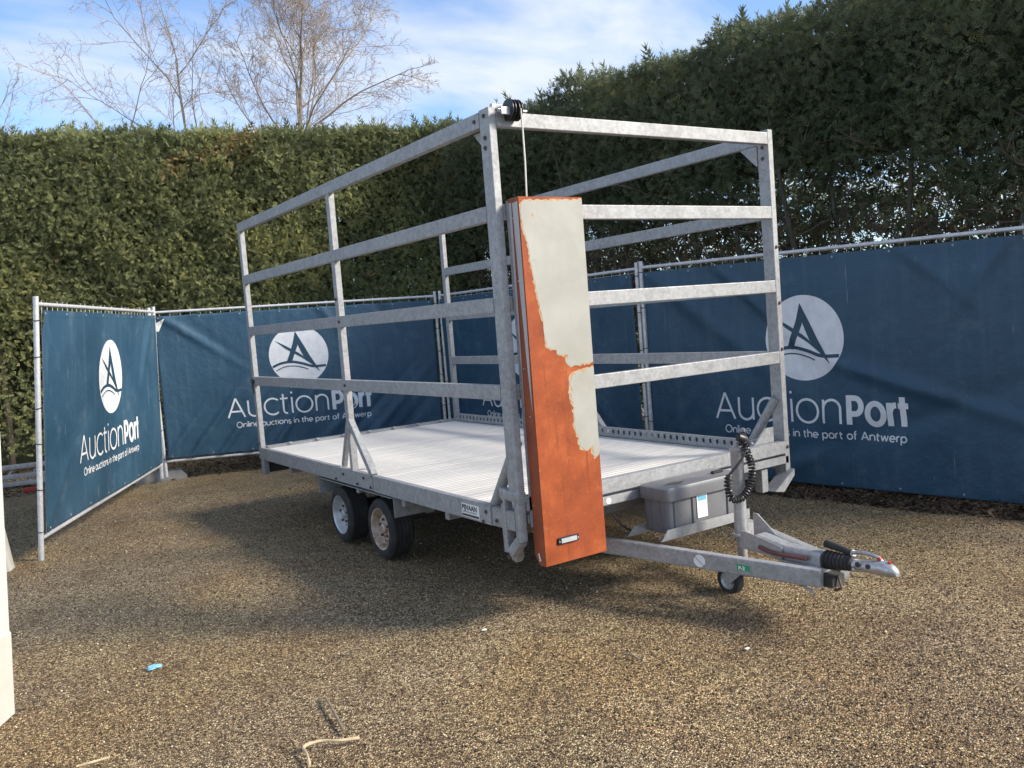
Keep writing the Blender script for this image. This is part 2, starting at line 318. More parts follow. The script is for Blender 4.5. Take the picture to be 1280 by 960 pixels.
# ------------------------------------------------------------------ hedges
def snoise(P, seed, sc):
    r_ = np.random.default_rng(seed); o_ = np.zeros(len(P))
    for k in range(10):
        kv = r_.normal(0, 1, 3)*sc*(1+.35*k); o_ += np.sin(P@kv+r_.random()*6.28)/(1+.35*k)
    return o_/3.2
LEAF = []
for i in range(4):
    tpos = .12+.24*i
    for sgn in (-1, 1): LEAF.append((tpos, sgn*R(48-5*i), .52-.07*i))
LEAF.append((.75, 0, .42))
def sprays(P, D, L, wid=.16, seed=1, face=None):
    """small flat conifer sprays: P base, D direction, L length"""
    r_ = np.random.default_rng(seed); n = len(P)
    D = D/np.linalg.norm(D, axis=1, keepdims=True); Q = r_.normal(0, 1, (n, 3))*(1 if face is None else .55)+(0 if face is None else np.array(face)[None]); S = np.cross(D, Q); S /= np.linalg.norm(S, axis=1, keepdims=True)
    Nn = np.cross(D, S); vs_ = []
    for (tp, an, ln) in LEAF:
        a = D*math.cos(an)+S*math.sin(an); b = -D*math.sin(an)+S*math.cos(an)
        base = P+D*(tp*L)[:, None]; l = (ln*L)[:, None]
        tip = base+a*l+Nn*l*r_.normal(0, .25, (n, 1)); h = b*l*wid
        vs_ += [base+h, tip, base-h]
    V = np.stack(vs_, 1); k = len(LEAF)*3
    f = (np.arange(len(LEAF))[:, None]*3+np.array([0, 1, 2])[None])
    F = (np.arange(n)[:, None, None]*k+f[None]).reshape(-1, 3)
    return V.reshape(-1, 3), F, k
f2d = Vector((3.06+.27, 6.28-7.35, 0)).normalized(); f2n = Vector((-f2d.y, f2d.x, 0))       # away from the yard
f4d = Vector((.57, -3.45, 0)).normalized(); f4n = Vector((-f4d.y, f4d.x, 0))                # towards the sun side
HLo = Vector((-.27, 7.35, 0))+f2n*2.15; HRo = Vector((3.4, 2.7, 0))+f4n*1.9

# --- hedge along the back
hl = empty('clipped_hedge', HLo+f2d*1+f2n*.6, 'tall clipped sunlit conifer hedge across the back, behind the left fences', 'hedge'); OFF = hl.location.copy()
def hedge_points(o_, d, n_, s0, s1, z0, z1, num, depth, seed, lump):
    r_ = np.random.default_rng(seed); s = s0+(s1-s0)*r_.random(num); z = z0+(z1-z0)*r_.random(num)
    dep = depth*r_.random(num)**1.7
    P = np.array(o_)[None]+np.outer(s, np.array(d))+np.outer(z, (0, 0, 1)); lm = snoise(P, seed, 1.5)*lump+snoise(P, seed+5, 5)*lump*.4
    P = P+np.outer(dep-lm, np.array(n_)); return P, s, z, dep, r_
HT = 4.62
P1, s1, z1, d1, r_ = hedge_points(HLo, f2d, f2n, -5, 4.6, .25, HT, 92000, .40, 11, .16)
keep = (z1 > 1.75+.25*np.sin(s1*3)+.3*r_.random(len(z1))) | (r_.random(len(z1)) < .3)
keep &= ~((s1 > 2.4) & (z1 < 3.4+.3*np.sin(2.3*s1)) & (r_.random(len(z1)) < .2))
P1, s1, z1, d1 = P1[keep], s1[keep], z1[keep], d1[keep]
D1 = np.array(-f2n)[None]*.35+np.array((0, 0, .25))+r_.normal(0, .6, P1.shape)
nT = 19000
sT = -5+9.6*r_.random(nT); dT = 1.5*r_.random(nT); PT = np.array(HLo)[None]+np.outer(sT, np.array(f2d))+np.outer(dT, np.array(f2n))
PT[:, 2] = HT+snoise(PT, 3, 2.2)*.10-.12*r_.random(nT); DT = np.array((0, 0, .9))[None]+r_.normal(0, .5, PT.shape)
PP = np.concatenate([P1, PT]); DD = np.concatenate([D1, DT]); LL = .054+.055*r_.random(len(PP))
LL[len(P1):] *= np.where(r_.random(nT) < .06, 2.4, 1)
V, F, k = sprays(PP, DD, LL, seed=2, face=-f2n)
ti = .40+.22*snoise(PP, 8, 1.1)+.18*snoise(PP, 9, 3.5)+r_.normal(0, .15, len(PP))-.10*np.clip((PP[:, 2]-3.2)/1.2, 0, 1)
ti = np.where((snoise(PP, 21, 2.1) > .72) & (r_.random(len(PP)) < .45), .97, np.clip(ti, 0, .93))
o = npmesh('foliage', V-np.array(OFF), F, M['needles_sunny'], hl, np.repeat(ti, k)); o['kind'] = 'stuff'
P5, s5, z5, d5, r5 = hedge_points(HLo+f2n*.7, f2d, f2n, 2.3, 4.9, 1.6, 3.4, 9000, .5, 55, .2)
V, F, k = sprays(P5, np.array(f2n)[None]*.2+r5.normal(0, .8, P5.shape), .10+.08*r5.random(len(P5)), seed=6)
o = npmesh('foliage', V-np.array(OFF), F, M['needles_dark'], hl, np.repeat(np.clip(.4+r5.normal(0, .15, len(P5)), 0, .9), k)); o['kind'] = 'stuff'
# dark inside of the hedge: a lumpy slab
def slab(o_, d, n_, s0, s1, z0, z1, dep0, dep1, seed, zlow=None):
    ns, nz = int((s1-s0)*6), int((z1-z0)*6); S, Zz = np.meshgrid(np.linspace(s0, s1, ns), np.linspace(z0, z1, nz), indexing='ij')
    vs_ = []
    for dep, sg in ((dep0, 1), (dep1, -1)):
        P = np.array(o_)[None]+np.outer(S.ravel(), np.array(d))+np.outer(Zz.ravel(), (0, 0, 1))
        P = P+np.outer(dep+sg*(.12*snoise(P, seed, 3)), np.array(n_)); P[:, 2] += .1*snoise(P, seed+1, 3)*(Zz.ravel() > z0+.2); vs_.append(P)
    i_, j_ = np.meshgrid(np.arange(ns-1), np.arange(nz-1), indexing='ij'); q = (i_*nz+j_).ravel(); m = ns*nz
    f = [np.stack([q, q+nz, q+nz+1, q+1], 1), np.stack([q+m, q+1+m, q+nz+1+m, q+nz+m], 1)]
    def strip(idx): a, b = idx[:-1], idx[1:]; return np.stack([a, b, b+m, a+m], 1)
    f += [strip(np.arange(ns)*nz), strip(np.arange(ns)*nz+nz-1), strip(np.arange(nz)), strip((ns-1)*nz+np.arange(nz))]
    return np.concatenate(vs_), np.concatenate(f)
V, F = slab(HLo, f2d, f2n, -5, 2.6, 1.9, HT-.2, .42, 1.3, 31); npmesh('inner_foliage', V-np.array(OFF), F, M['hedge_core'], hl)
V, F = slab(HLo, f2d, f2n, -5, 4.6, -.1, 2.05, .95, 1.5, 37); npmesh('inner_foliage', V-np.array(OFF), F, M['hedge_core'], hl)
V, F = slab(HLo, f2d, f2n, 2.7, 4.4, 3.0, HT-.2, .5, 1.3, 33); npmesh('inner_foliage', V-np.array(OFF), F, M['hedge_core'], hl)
def hedge_stem(base, h, r0, par, lean=.12, nb=9, name='trunk', mat='bark', brm=None):
    m = MB(); pts = []; q = Vector(base); a = random.uniform(-lean, lean); b = random.uniform(-lean, lean)
    for i in range(9):
        t_ = i/8; pts.append(q+Vector((a*t_*h*.5+.03*math.sin(5*t_+a*50), b*t_*h*.5+.03*math.cos(4*t_+b*40), h*t_)))
    m.tube(pts, [r0*(1-.8*i/8) for i in range(9)], 7)
    m.build(name, M[mat], par)
    if brm is not None:
        for j in range(nb):
            t_ = random.uniform(.12, .8); i = int(t_*8); p0 = pts[i].lerp(pts[i+1], t_*8-i); an = random.uniform(0, 6.28); l = random.uniform(.45, 1.15)
            el = random.uniform(.1, .9); dirv = Vector((math.cos(an)*math.cos(el), math.sin(an)*math.cos(el), math.sin(el)))
            bp = [p0+dirv*l*k_/4+Vector((random.gauss(0, .03), random.gauss(0, .03), .05*k_*k_/16*l)) for k_ in range(5)]; bp[0] = p0
            brm.tube(bp, [.013, .010, .007, .005, .003], 4, False)
            for k_ in (1, 2, 3):
                for _ in range(2):
                    dv = (dirv+Vector((random.gauss(0, .6), random.gauss(0, .6), random.gauss(.1, .5)))).normalized()*random.uniform(.15, .4)
                    brm.tube([bp[k_], bp[k_]+dv*.5+Vector((0, 0, .02)), bp[k_]+dv], [.005, .004, .002], 3, False)
tw = MB()
for i in range(20):
    s = -4.7+i*.48+random.uniform(-.12, .12); hedge_stem(HLo+f2d*s+f2n*random.uniform(.55, .95), 4.0, random.uniform(.035, .06), hl, brm=tw, nb=5)
o = tw.build('bare_twigs', M['bark'], hl, smooth=False); o['kind'] = 'stuff'

# --- hedge along the right
hr = empty('overgrown_hedge', HRo+f4n*.7, 'tall dark backlit conifer hedge with bare lower trunks, behind the right fence', 'hedge'); OFF = hr.location.copy()
HTR = 4.5; S0, S1 = -6.2, 7.2                              # along f4d, towards the camera
def taper(s): return HTR+.06*np.sin(s*2.1)+.05*np.sin(s*5+1)
P1, s1, z1, d1, r_ = hedge_points(HRo, f4d, f4n, S0, S1, 1.0, 4.5, 82000, 1.3, 41, .20)
z1 = P1[:, 2]
edge = 2.75+.25*np.sin(1.7*s1)+.2*np.sin(4.1*s1+1)
gapn = snoise(P1, 77, 3.2)
keep = (z1 > edge) | ((r_.random(len(z1)) < .42) & (gapn > -.32))
P1 = P1[keep]; s1 = s1[keep]
# overhang: upper part leans a little towards the yard
P1 += np.outer(-.28*np.clip((P1[:, 2]-2.4)/1.6, 0, 1)+.25*np.clip((2.4-P1[:, 2]), 0, 1), np.array(f4n))
D1 = np.array(-f4n)[None]*.3+np.array((0, 0, .1))+r_.normal(0, .65, P1.shape)
nT = 18000
sT = S0+(S1-S0)*r_.random(nT); dT = -.25+1.7*r_.random(nT); PT = np.array(HRo)[None]+np.outer(sT, np.array(f4d))+np.outer(dT, np.array(f4n))
PT[:, 2] = taper(sT)+snoise(PT, 13, 2.4)*.10-.15*r_.random(nT); DT = np.array((0, 0, .8))[None]+r_.normal(0, .5, PT.shape)
# back layers so that little of the field behind shows through
P3, s3, z3, d3, r3 = hedge_points(HRo+f4n*1.2, f4d, f4n, S0, S1, .2, 4.3, 19000, .9, 51, .2)
D3 = np.array(f4n)[None]*.3+r3.normal(0, .8, P3.shape)
PP = np.concatenate([P1, PT, P3]); DD = np.concatenate([D1, DT, D3]); LL = .065+.065*r_.random(len(PP)); LL[len(P1)+nT:] *= 2.2
LL[len(P1):len(P1)+nT] *= np.where(r_.random(nT) < .05, 2.2, 1)
V, F, k = sprays(PP, DD, LL, seed=4, face=-f4n)
ti = .46+.2*snoise(PP, 18, 1.2)+.17*snoise(PP, 19, 4)+r_.normal(0, .15, len(PP)); ti = np.clip(ti, 0, .95)
ti = np.where((PP[:, 2] < 2.5) & (r_.random(len(PP)) < .35), 1, ti)
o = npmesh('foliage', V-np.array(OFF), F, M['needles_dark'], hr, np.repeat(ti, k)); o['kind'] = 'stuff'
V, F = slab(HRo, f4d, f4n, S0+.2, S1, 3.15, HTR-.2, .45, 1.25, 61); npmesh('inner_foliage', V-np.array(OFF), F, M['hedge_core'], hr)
tw = MB()
for i in range(30):
    s = S0+.2+i*.44+random.uniform(-.15, .15)
    hedge_stem(HRo+f4d*s+f4n*random.uniform(.35, .95), 4.0, random.uniform(.03, .055), hr, .35, 10, brm=tw)
o = tw.build('bare_twigs', M['bark'], hr, smooth=False); o['kind'] = 'stuff'
OFF = Vector((0, 0, 0))

# leaf litter under the hedges
def litter(name, o_, d, n_, s0, s1, d0, d1, n, seed, label, pw_=1):
    r_ = np.random.default_rng(seed); s = s0+(s1-s0)*r_.random(n); dd = d0+(d1-d0)*(r_.random(n) if pw_ == 1 else 1-r_.random(n)**pw_)
    P = np.array(o_)[None]+np.outer(s, np.array(d))+np.outer(dd, np.array(n_)); P[:, 2] = gz(P[:, 0], P[:, 1])+.004+.03*r_.random(n)**2
    a = r_.random(n)*6.28; l = .012+.03*r_.random(n); wv_ = l*(.15+.3*r_.random(n)); tx = r_.normal(0, .35, n)
    e1 = np.stack([np.cos(a), np.sin(a), tx], 1)*l[:, None]; e2 = np.stack([-np.sin(a), np.cos(a), r_.normal(0, .3, n)], 1)*wv_[:, None]
    V = np.stack([P-e1, P+e2, P+e1, P-e2], 1).reshape(-1, 3); F = np.arange(n*4).reshape(-1, 4)
    o = npmesh(name, V, F, M['litter'], tint=np.repeat(r_.random(n), 4)); tag(o, label, 'leaf litter', kind='stuff')
litter('leaf_litter', HRo, f4d, f4n, -6, 6.5, -2.15, 1.5, 22000, 5, 'brown dead needles under the right hedge and fence')
litter('leaf_litter', HRo, f4d, f4n, -3.8, 5.5, -2.3, -1.0, 26000, 15, 'dense dark band of needles along the foot of the right fence')
litter('leaf_litter', HLo, f2d, f2n, -4.5, 4.5, -2.1, 1.3, 14000, 6, 'brown dead needles under the back hedge and fences')
lt_r = np.random.default_rng(9)

# ------------------------------------------------------------------ bare trees behind the back hedge
def bare_tree(base, h, r0, seed, label, lean=(0, 0), spread=1., limbs=9, first=.30, name='bare_tree', group=None, q=1.):
    global OFF
    rr = random.Random(seed); root = empty(name, base, label, 'tree', group); OFF = Vector(base)
    big, fine = MB(), MB()
    def grow(p_, d, l, r, lev, m):
        ns = (8, 7, 5, 4, 3)[lev]; pts = [Vector(p_)]; d = Vector(d).normalized()
        for i in range(ns):
            wob = (.05, .11, .16, .2, .25)[lev]
            d = (d+Vector((rr.gauss(0, wob), rr.gauss(0, wob), rr.gauss(0, wob)+(.03, .05, .045, .02, 0)[lev]))).normalized(); pts.append(pts[-1]+d*l/ns)
        end = (.12, .22, .3, .4, .5)[lev]; rad = [r*(1-(1-end)*i/ns) for i in range(ns+1)]
        m.tube(pts, rad, (10, 7, 5, 4, 3)[lev], False)
        if lev == 4: return
        nc = int((limbs, 14, 10, 7)[lev]*q)
        for j in range(nc):
            t_ = (first+(1-first)*(j+rr.random()*.8)/nc) if lev == 0 else .18+.82*(j+rr.random())/nc
            t_ = min(t_, .985); i = min(int(t_*ns), ns-1); p0 = pts[i].lerp(pts[i+1], t_*ns-i); dl = (pts[i+1]-pts[i]).normalized()
            az = rr.random()*6.283 if lev else j*2.4+rr.random()
            side = dl.orthogonal().normalized(); side = Matrix.Rotation(az, 3, dl) @ side
            ang = (R(rr.uniform(24, 46))*spread, R(rr.uniform(24, 48)), R(rr.uniform(30, 60)), R(rr.uniform(30, 65)))[lev]
            nd = dl*math.cos(ang)+side*math.sin(ang)
            cl = l*((.62, .5, .46, .5)[lev])*rr.uniform(.65, 1.15)*(1-.45*t_ if lev else 1-.35*t_)
            cr = max(rad[i]*(.5 if lev else .55)*rr.uniform(.7, 1), (.017, .0085, .0055, .0038)[lev])
            grow(p0, nd, cl, cr, lev+1, big if lev == 0 else fine)
    grow(base, (lean[0], lean[1], 1), h, r0, 0, big)
    big.build('trunk', M['palebark'], root); fine.build('crown', M['twigbark'], root, smooth=False); OFF = Vector((0, 0, 0))
    return root
bare_tree((5.25, 17.95, 0), 9.7, .15, 3, 'big bare tree with straight pale trunk above the back hedge', (0, 0), 1.2, 18, .50, group='bare trees behind the hedge')
bare_tree((4.55, 18.6, 0), 9.2, .09, 12, 'slender bare tree leaning left, just left of the big bare tree', (-.05, .04), 1.0, 10, .45, group='bare trees behind the hedge', q=.85)
bare_tree((3.2, 19.4, 0), 7.7, .05, 21, 'thin sparse bare tree slanting left above the hedge', (-.16, .1), .8, 6, .62, group='bare trees behind the hedge', q=.6)
bare_tree((-.2, 21.5, 0), 7.6, .05, 33, 'small twiggy bare tree at the far left above the hedge', (-.03, 0), .8, 7, .62, group='bare trees behind the hedge', q=.6)

# ------------------------------------------------------------------ banner fences
def arc(cx, cy, rx, ry, a0, a1, n=None):
    n = n or max(4, int(abs(a1-a0)/12)); return [(cx+rx*math.cos(R(a0+(a1-a0)*i/n)), cy+ry*math.sin(R(a0+(a1-a0)*i/n))) for i in range(n+1)]
def glyph(ch, xh):
    r_ = xh/2
    if ch == 'A': return .84, [[(0, 0), (.42, 1)], [(.42, 1), (.84, 0)], [(.13, .31), (.71, .31)]]
    if ch == 'u': return .62, [[(0, xh), (0, .31)]+arc(.31, .31, .31, .31, 180, 360)[1:]+[(.62, xh)], [(.62, .31), (.62, 0)]]
    if ch == 'c': return .78*xh, [arc(r_, r_, r_, r_, 48, 312)]
    if ch == 't': return .36, [[(.12, xh+.2), (.12, .2)]+arc(.30, .18, .18, .18, 180, 275)[1:], [(-.03, xh-.04), (.36, xh-.04)]]
    if ch == 'i': return .02, [[(.01, 0), (.01, xh)], [(.01, xh+.2), (.01, xh+.29)]]
    if ch == 'o': return xh, [arc(r_, r_, r_, r_, 0, 360, 30)]
    if ch == 'n': return .62, [[(0, 0), (0, xh)], [(0, xh-.31)]+arc(.31, xh-.31, .31, .31, 180, 0)+[(.62, 0)]]
    if ch == 'h': return .56, [[(0, 0), (0, 1.05)], [(0, xh-.28)]+arc(.28, xh-.28, .28, .28, 180, 0)+[(.56, 0)]]
    if ch == 'P': return .56, [[(0, 0), (0, 1)], [(0, .97), (.28, .97)]+arc(.28, .70, .27, .27, 90, -90)+[(0, .43)]]
    if ch == 'r': return .34, [[(0, 0), (0, xh)], [(0, xh-.28)]+arc(.28, xh-.28, .28, .28, 180, 80)[1:]]
    if ch == 'O': return 1., [arc(.5, .5, .5, .5, 0, 360, 30)]
    if ch == 'l': return .02, [[(.01, 0), (.01, 1.05)]]
    if ch == 'e': return xh, [[(.0, r_), (xh, r_)]+arc(r_, r_, r_, r_, 0, 315)[1:]]
    if ch == 's': return .42, [arc(.21, xh*.74, .20, xh*.24, 35, 250, 10)+arc(.21, xh*.25, .21, xh*.25, 75, -145, 10)]
    if ch == 'p': return xh, [[(0, xh), (0, -.35)], arc(r_, r_, r_, r_, 0, 360, 26)]
    if ch == 'a': return xh, [[(xh, xh), (xh, 0)], arc(r_, r_, r_, r_, 0, 360, 26)]
    if ch == 'f': return .34, [[(.12, 0), (.12, .82)]+arc(.32, .82, .2, .2, 180, 85)[1:], [(-.03, xh), (.34, xh)]]
    if ch == 'w': return .9, [[(0, xh), (.22, 0)], [(.22, 0), (.45, xh)], [(.45, xh), (.68, 0)], [(.68, 0), (.9, xh)]]
    return .3, []
def text_strokes(txt, xh, gap):
    x = 0; out = []
    for ch in txt:
        if ch == ' ': x += .42; continue
        w_, st = glyph(ch, xh); out += [[(px+x, py) for px, py in s] for s in st]; x += w_+gap
    return out, x-gap
class Panel:
    """a site fence panel between bottom corners b0,b1 and top corners t0,t1; visible side = nrm"""
    def __init__(s, b0, b1, t0, t1, nrm, wr):
        s.b0, s.b1, s.t0, s.t1 = map(Vector, (b0, b1, t0, t1)); s.L = (s.b1-s.b0).length; s.nrm = Vector(nrm).normalized(); s.wr = wr
        s.H = ((s.t0-s.b0).length+(s.t1-s.b1).length)/2
    def at(s, a, h, out=0.):
        """a metres along, h metres above bottom rail, out metres towards the viewer"""
        f = a/s.L; g = h/s.H; p_ = s.b0.lerp(s.b1, f).lerp(s.t0.lerp(s.t1, f), g); return p_+s.nrm*out
    def skin(s, a, h, out=0.):
        w_ = s.wr(a, h); w_ = w_ if w_ > -.012 else -.012+.15*(w_+.012)
        return s.at(a, h, .028+w_+out)
    def ribbon(s, m, pts, wd, out, closed=False, seg=.03):
        P = [Vector((x, y)) for x, y in pts]; P = [q for i, q in enumerate(P) if i == 0 or (q-P[i-1]).length > 1e-5]; Q = [P[0]]
        for a, b in zip(P, P[1:]):
            n = max(1, int((b-a).length/seg)); Q += [a.lerp(b, i/n) for i in range(1, n+1)]
        closed = closed or (Q[0]-Q[-1]).length < 1e-4
        if closed: Q = Q[:-1]
        n = len(Q); vs_ = []
        for i, q in enumerate(Q):
            if closed: d0 = (q-Q[i-1]).normalized(); d1 = (Q[(i+1) % n]-q).normalized()
            else: d0 = (q-Q[max(i-1, 0)]).normalized() if i else (Q[1]-q).normalized(); d1 = (Q[i+1]-q).normalized() if i < n-1 else d0
            t_ = d0+d1; t_ = t_.normalized() if t_.length > 1e-3 else d0; nn = Vector((-t_.y, t_.x))
            k_ = 1/max(.5, nn.dot(Vector((-d0.y, d0.x))))
            for sg in (1, -1):
                e = q+nn*(sg*wd/2*k_); vs_.append(s.skin(e.x, e.y, out))
        fs = [(2*i, 2*i+1, (2*i+3) % (2*n), (2*i+2) % (2*n)) for i in range(n if closed else n-1)]
        m.add(vs_, fs)
    def shape(s, m, poly, out, div=3):
        tri = tessellate_polygon([[Vector((x, y, 0)) for x, y in poly]]); T_ = [[Vector(poly[i]) for i in t_] for t_ in tri]
        for _ in range(div):
            T2 = []
            for a, b, c in T_:
                ab, bc, ca = (a+b)/2, (b+c)/2, (c+a)/2; T2 += [[a, ab, ca], [ab, b, bc], [ca, bc, c], [ab, bc, ca]]
            T_ = T2
        for a, b, c in T_: m.add([s.skin(q.x, q.y, out) for q in (a, b, c)], [(0, 1, 2)])
def spline(pts, n=8):
    o_ = []
    for i in range(len(pts)-1):
        p0 = Vector(pts[max(i-1, 0)]); p1 = Vector(pts[i]); p2 = Vector(pts[i+1]); p3 = Vector(pts[min(i+2, len(pts)-1)])
        for k_ in range(n):
            t_ = k_/n; o_.append(tuple(.5*((2*p1)+(p2-p0)*t_+(2*p0-5*p1+4*p2-p3)*t_*t_+(3*p1-p0-3*p2+p3)*t_**3)))
    return o_+[tuple(pts[-1])]
def fence(pan, label, p0_ground, p1_ground, seed, post_top=.05, low=.045, up_=0.):
    """builds the thing; posts reach down to the given ground/foot heights"""
    global OFF
    rr = random.Random(seed); base = Vector((pan.b0.x, pan.b0.y, 0)); root = empty('banner_fence', base, label, 'fence', 'mobile site fences with banners'); OFF = base
    L, H = pan.L, pan.H
    for a, gl in ((0, p0_ground), (L, p1_ground)):
        lo = pan.at(a, 0); hi = pan.at(a, H); d = (hi-lo).normalized(); m = MB()
        bot = lo-d*((lo.z-gl)/d.z); m.tube([bot, lo, hi+d*post_top], .021, 12); m.build('post', M['fence_zinc'], root)
    for nm, h in (('top_rail', H-.012), ('bottom_rail', .012)):
        m = MB(); m.tube([pan.at(0, h), pan.at(L*.5, h), pan.at(L, h)], .0165, 10); m.build(nm, M['fence_zinc'], root)
    m = MB(); n = int(L/.115)
    for i in range(1, n):
        a = L*i/n; m.tube([pan.at(a, .0), pan.at(a, H)], .0028, 5, False)
        if rr.random() < .6: m.tube([pan.at(a, H-.012, -.004), pan.at(a, H+.02, .0)], .003, 4)
    for h in (.16, .45, .75, 1.05, 1.35, 1.62, 1.86):
        if h < H: m.tube([pan.at(0, h, -.004), pan.at(L, h, -.004)], .0028, 5, False)
    m.build('wire_mesh', M['fence_zinc'], root)
    # cloth
    na, nh = 150, 84; a0, a1, h0, h1 = .045, L-.045, low, H-.055; vs_ = []
    for i in range(na+1):
        for j in range(nh+1):
            a = a0+(a1-a0)*i/na; h = h0+(h1-h0)*j/nh
            sag = .012*abs(math.sin(a*math.pi/.5))*(j/nh)**10; vs_.append(pan.skin(a, h-sag))
    m = MB(); m.add(vs_, [(i*(nh+1)+j, (i+1)*(nh+1)+j, (i+1)*(nh+1)+j+1, i*(nh+1)+j+1) for i in range(na) for j in range(nh)])
    cloth = m.build('banner', M['banner'], root, ang=180)
    sol = cloth.modifiers.new('thickness', 'SOLIDIFY'); sol.thickness = .0016; sol.offset = -1
    # hem
    for h in (h0+.03, h1-.03): m = MB(); pan.ribbon(m, [(a0, h), (a1, h)], .05, .0014, seg=.04); m.build('hem', M['banner'], cloth, ang=180)
    m = MB()
    for i in range(8):
        for h in (h0+.03, h1-.03):
            a = a0+.05+(a1-a0-.1)*i/7; c = pan.skin(a, h, .003); m.lathe([(0, .009), (.0025, .008), (.0025, .004)], c, pan.nrm, 10)
    m.build('eyelets', M['galv_dull'], cloth)['kind'] = 'stuff'
    # print
    cx, cz, rd = L*.486, 1.19+up_, .36; base_h = .475+up_
    m = MB(); rg = 14; k_ = 56; vs_ = [pan.skin(cx, cz, .003)]
    for i in range(1, rg+1):
        for j in range(k_): t_ = 2*math.pi*j/k_; vs_.append(pan.skin(cx+rd*i/rg*math.cos(t_), cz+rd*i/rg*math.sin(t_), .003))
    fs = [(0, 1+j, 1+(j+1) % k_) for j in range(k_)]
    for i in range(rg-1):
        for j in range(k_): b = 1+i*k_; fs.append((b+j, b+k_+j, b+k_+(j+1) % k_, b+(j+1) % k_))
    m.add(vs_, fs); m.build('logo_disc', M['print'], cloth, ang=180)
    S_ = lambda P: [(cx+x*rd, cz+y*rd) for x, y in P]
    m = MB()
    pan.shape(m, S_([(-.06, .82), (-.17, .42), (-.31, .05), (-.44, -.24), (-.27, -.27), (-.16, .0), (-.03, .3), (.03, .52)]), .0050)
    pan.shape(m, S_([(-.06, .82), (.06, .58), (.20, .30), (.38, -.08), (.52, -.33), (.67, -.62), (.48, -.40), (.30, -.20), (.16, -.06), (.08, .12), (-.03, .42)]), .0056)
    pan.shape(m, S_([(-.76, .54), (-.40, .33), (.0, .07), (.28, -.17), (.50, -.40), (.67, -.62), (.40, -.34), (.12, -.11), (-.10, .03), (-.42, .24)]), .0062)
    pan.ribbon(m, S_(spline([(-.90, -.36), (-.62, -.25), (-.25, -.22), (.1, -.30), (.45, -.42), (.88, -.42)])), .028, .0068)
    pan.ribbon(m, S_(spline([(-.80, -.50), (-.5, -.38), (-.2, -.37), (.1, -.44), (.28, -.52)])), .011, .0056)
    m.build('logo_emblem', M['navy'], cloth, ang=180)
    A_, Aw = text_strokes('Auction', .84, .20); P_ = [[(0, 0), (0, 1.025)], [(0, .93), (.30, .93)]+arc(.30, .655, .275, .275, 90, -90)+[(0, .38)], [(x+1.22, y+.40) for x, y in arc(0, 0, .36, .36, 0, 360, 36)], [(1.86, 0), (1.86, .80)], [(1.86, .40)]+[(x+2.14, y+.42) for x, y in arc(0, 0, .28, .30, 175, 85)], [(2.44, .0), (2.44, 1.0)], [(2.24, .70), (2.68, .70)]]; Pw = 2.68; cap = .235
    x0, x1_, xp = L*.486-.905, L*.486+.30, L*.486+.375; pw = .475
    m = MB()
    for k2, st in enumerate(A_): pan.ribbon(m, [(x0+x*(x1_-x0)/Aw, base_h+y*cap*(1.08 if False else 1)) for x, y in st], .021, .003+.0002*(k2 % 6))
    for k2, st in enumerate(P_): pan.ribbon(m, [(xp+x*pw/Pw, base_h-.002+y*cap) for x, y in st], .046, .003+.0002*(k2 % 6))
    m.build('lettering', M['print'], cloth, ang=180)
    _, Tw = text_strokes('Online auctions in the port of Antwerp', .66, .22); ty = base_h-.125; x0 += .09; tw_ = 1.64; adv = 0.
    for wd_ in 'Online auctions in the port of Antwerp'.split():
        T1, ww = text_strokes(wd_, .66, .22); m = MB()
        for k2, st in enumerate(T1): pan.ribbon(m, [(x0+(x+adv)*tw_/Tw, ty+y*.066) for x, y in st], .0105, .003+.0002*(k2 % 6), seg=.02)
        m.build('tagline_word', M['print'], cloth, ang=180); adv += ww+.22+.42
    # cable ties round the posts
    first = None
    for a in (0, L):
        for j in range(6):
            c = pan.at(a, .1+(H-.2)*j/5+rr.uniform(-.06, .06))
            if first is None:
                m = MB(); m.tube([OFF+Vector((.0245*math.cos(t_), .0245*math.sin(t_), .004*math.sin(t_))) for t_ in [2*math.pi*q/14 for q in range(14)]], .004, 5, closed=True)
                m.tube([OFF+Vector((.024, 0, 0)), OFF+Vector((.06, .01, .012))], .0025, 4)
                first = m.build('cable_tie', M['black_plastic'], root); first.location = c-OFF
            else: dup(first, root, c-OFF, (0, 0, rr.uniform(0, 6)))
    OFF = Vector((0, 0, 0)); return root, cloth
def waves(seed, amp=.012, folds=()):
    rr = random.Random(seed); W = [(rr.uniform(.6, 2.6), rr.uniform(-2.2, 2.2), rr.uniform(0, 6.28), rr.uniform(.3, 1)) for _ in range(7)]
    def f(a, h):
        v = sum(math.sin(kx*a+ky*h+ph)*w_ for kx, ky, ph, w_ in W)*amp/2
        for (fa, fh, dx_, dy_, wd, ln, am) in folds:
            am *= 1.2      # a soft crease starting at (fa,fh) running along (dx,dy)
            u = (a-fa)*dx_+(h-fh)*dy_; q = (a-fa)*(-dy_)+(h-fh)*dx_
            v += am*math.exp(-(q/wd)**2)*(math.exp(-(u/ln)**2) if u > 0 else math.exp(-(u/(ln*.25))**2))
        return v
    return f
n1v = Vector((.896, -.443, 0))
fo2 = [(.05+.16*i, .06+.03*(i % 3), .62, .78, .040+.008*(i % 2), .66+.14*(i % 3), .030*(-1 if i % 2 else 1)) for i in range(9)]
fo2 += [(.2, 1.7, .8, -.6, .05, .8, .02), (.35, 1.75, .75, -.65, .04, .6, -.016), (1.9, .1, .7, .7, .05, .8, .02), (2.2, .12, .72, .69, .045, .9, -.02), (2.5, .1, .7, .71, .05, 1., .02), (2.9, .15, .7, .71, .05, .8, -.018), (2.0, 1.75, .6, -.8, .05, .5, .016), (2.7, 1.75, .6, -.8, .05, .6, -.018)]
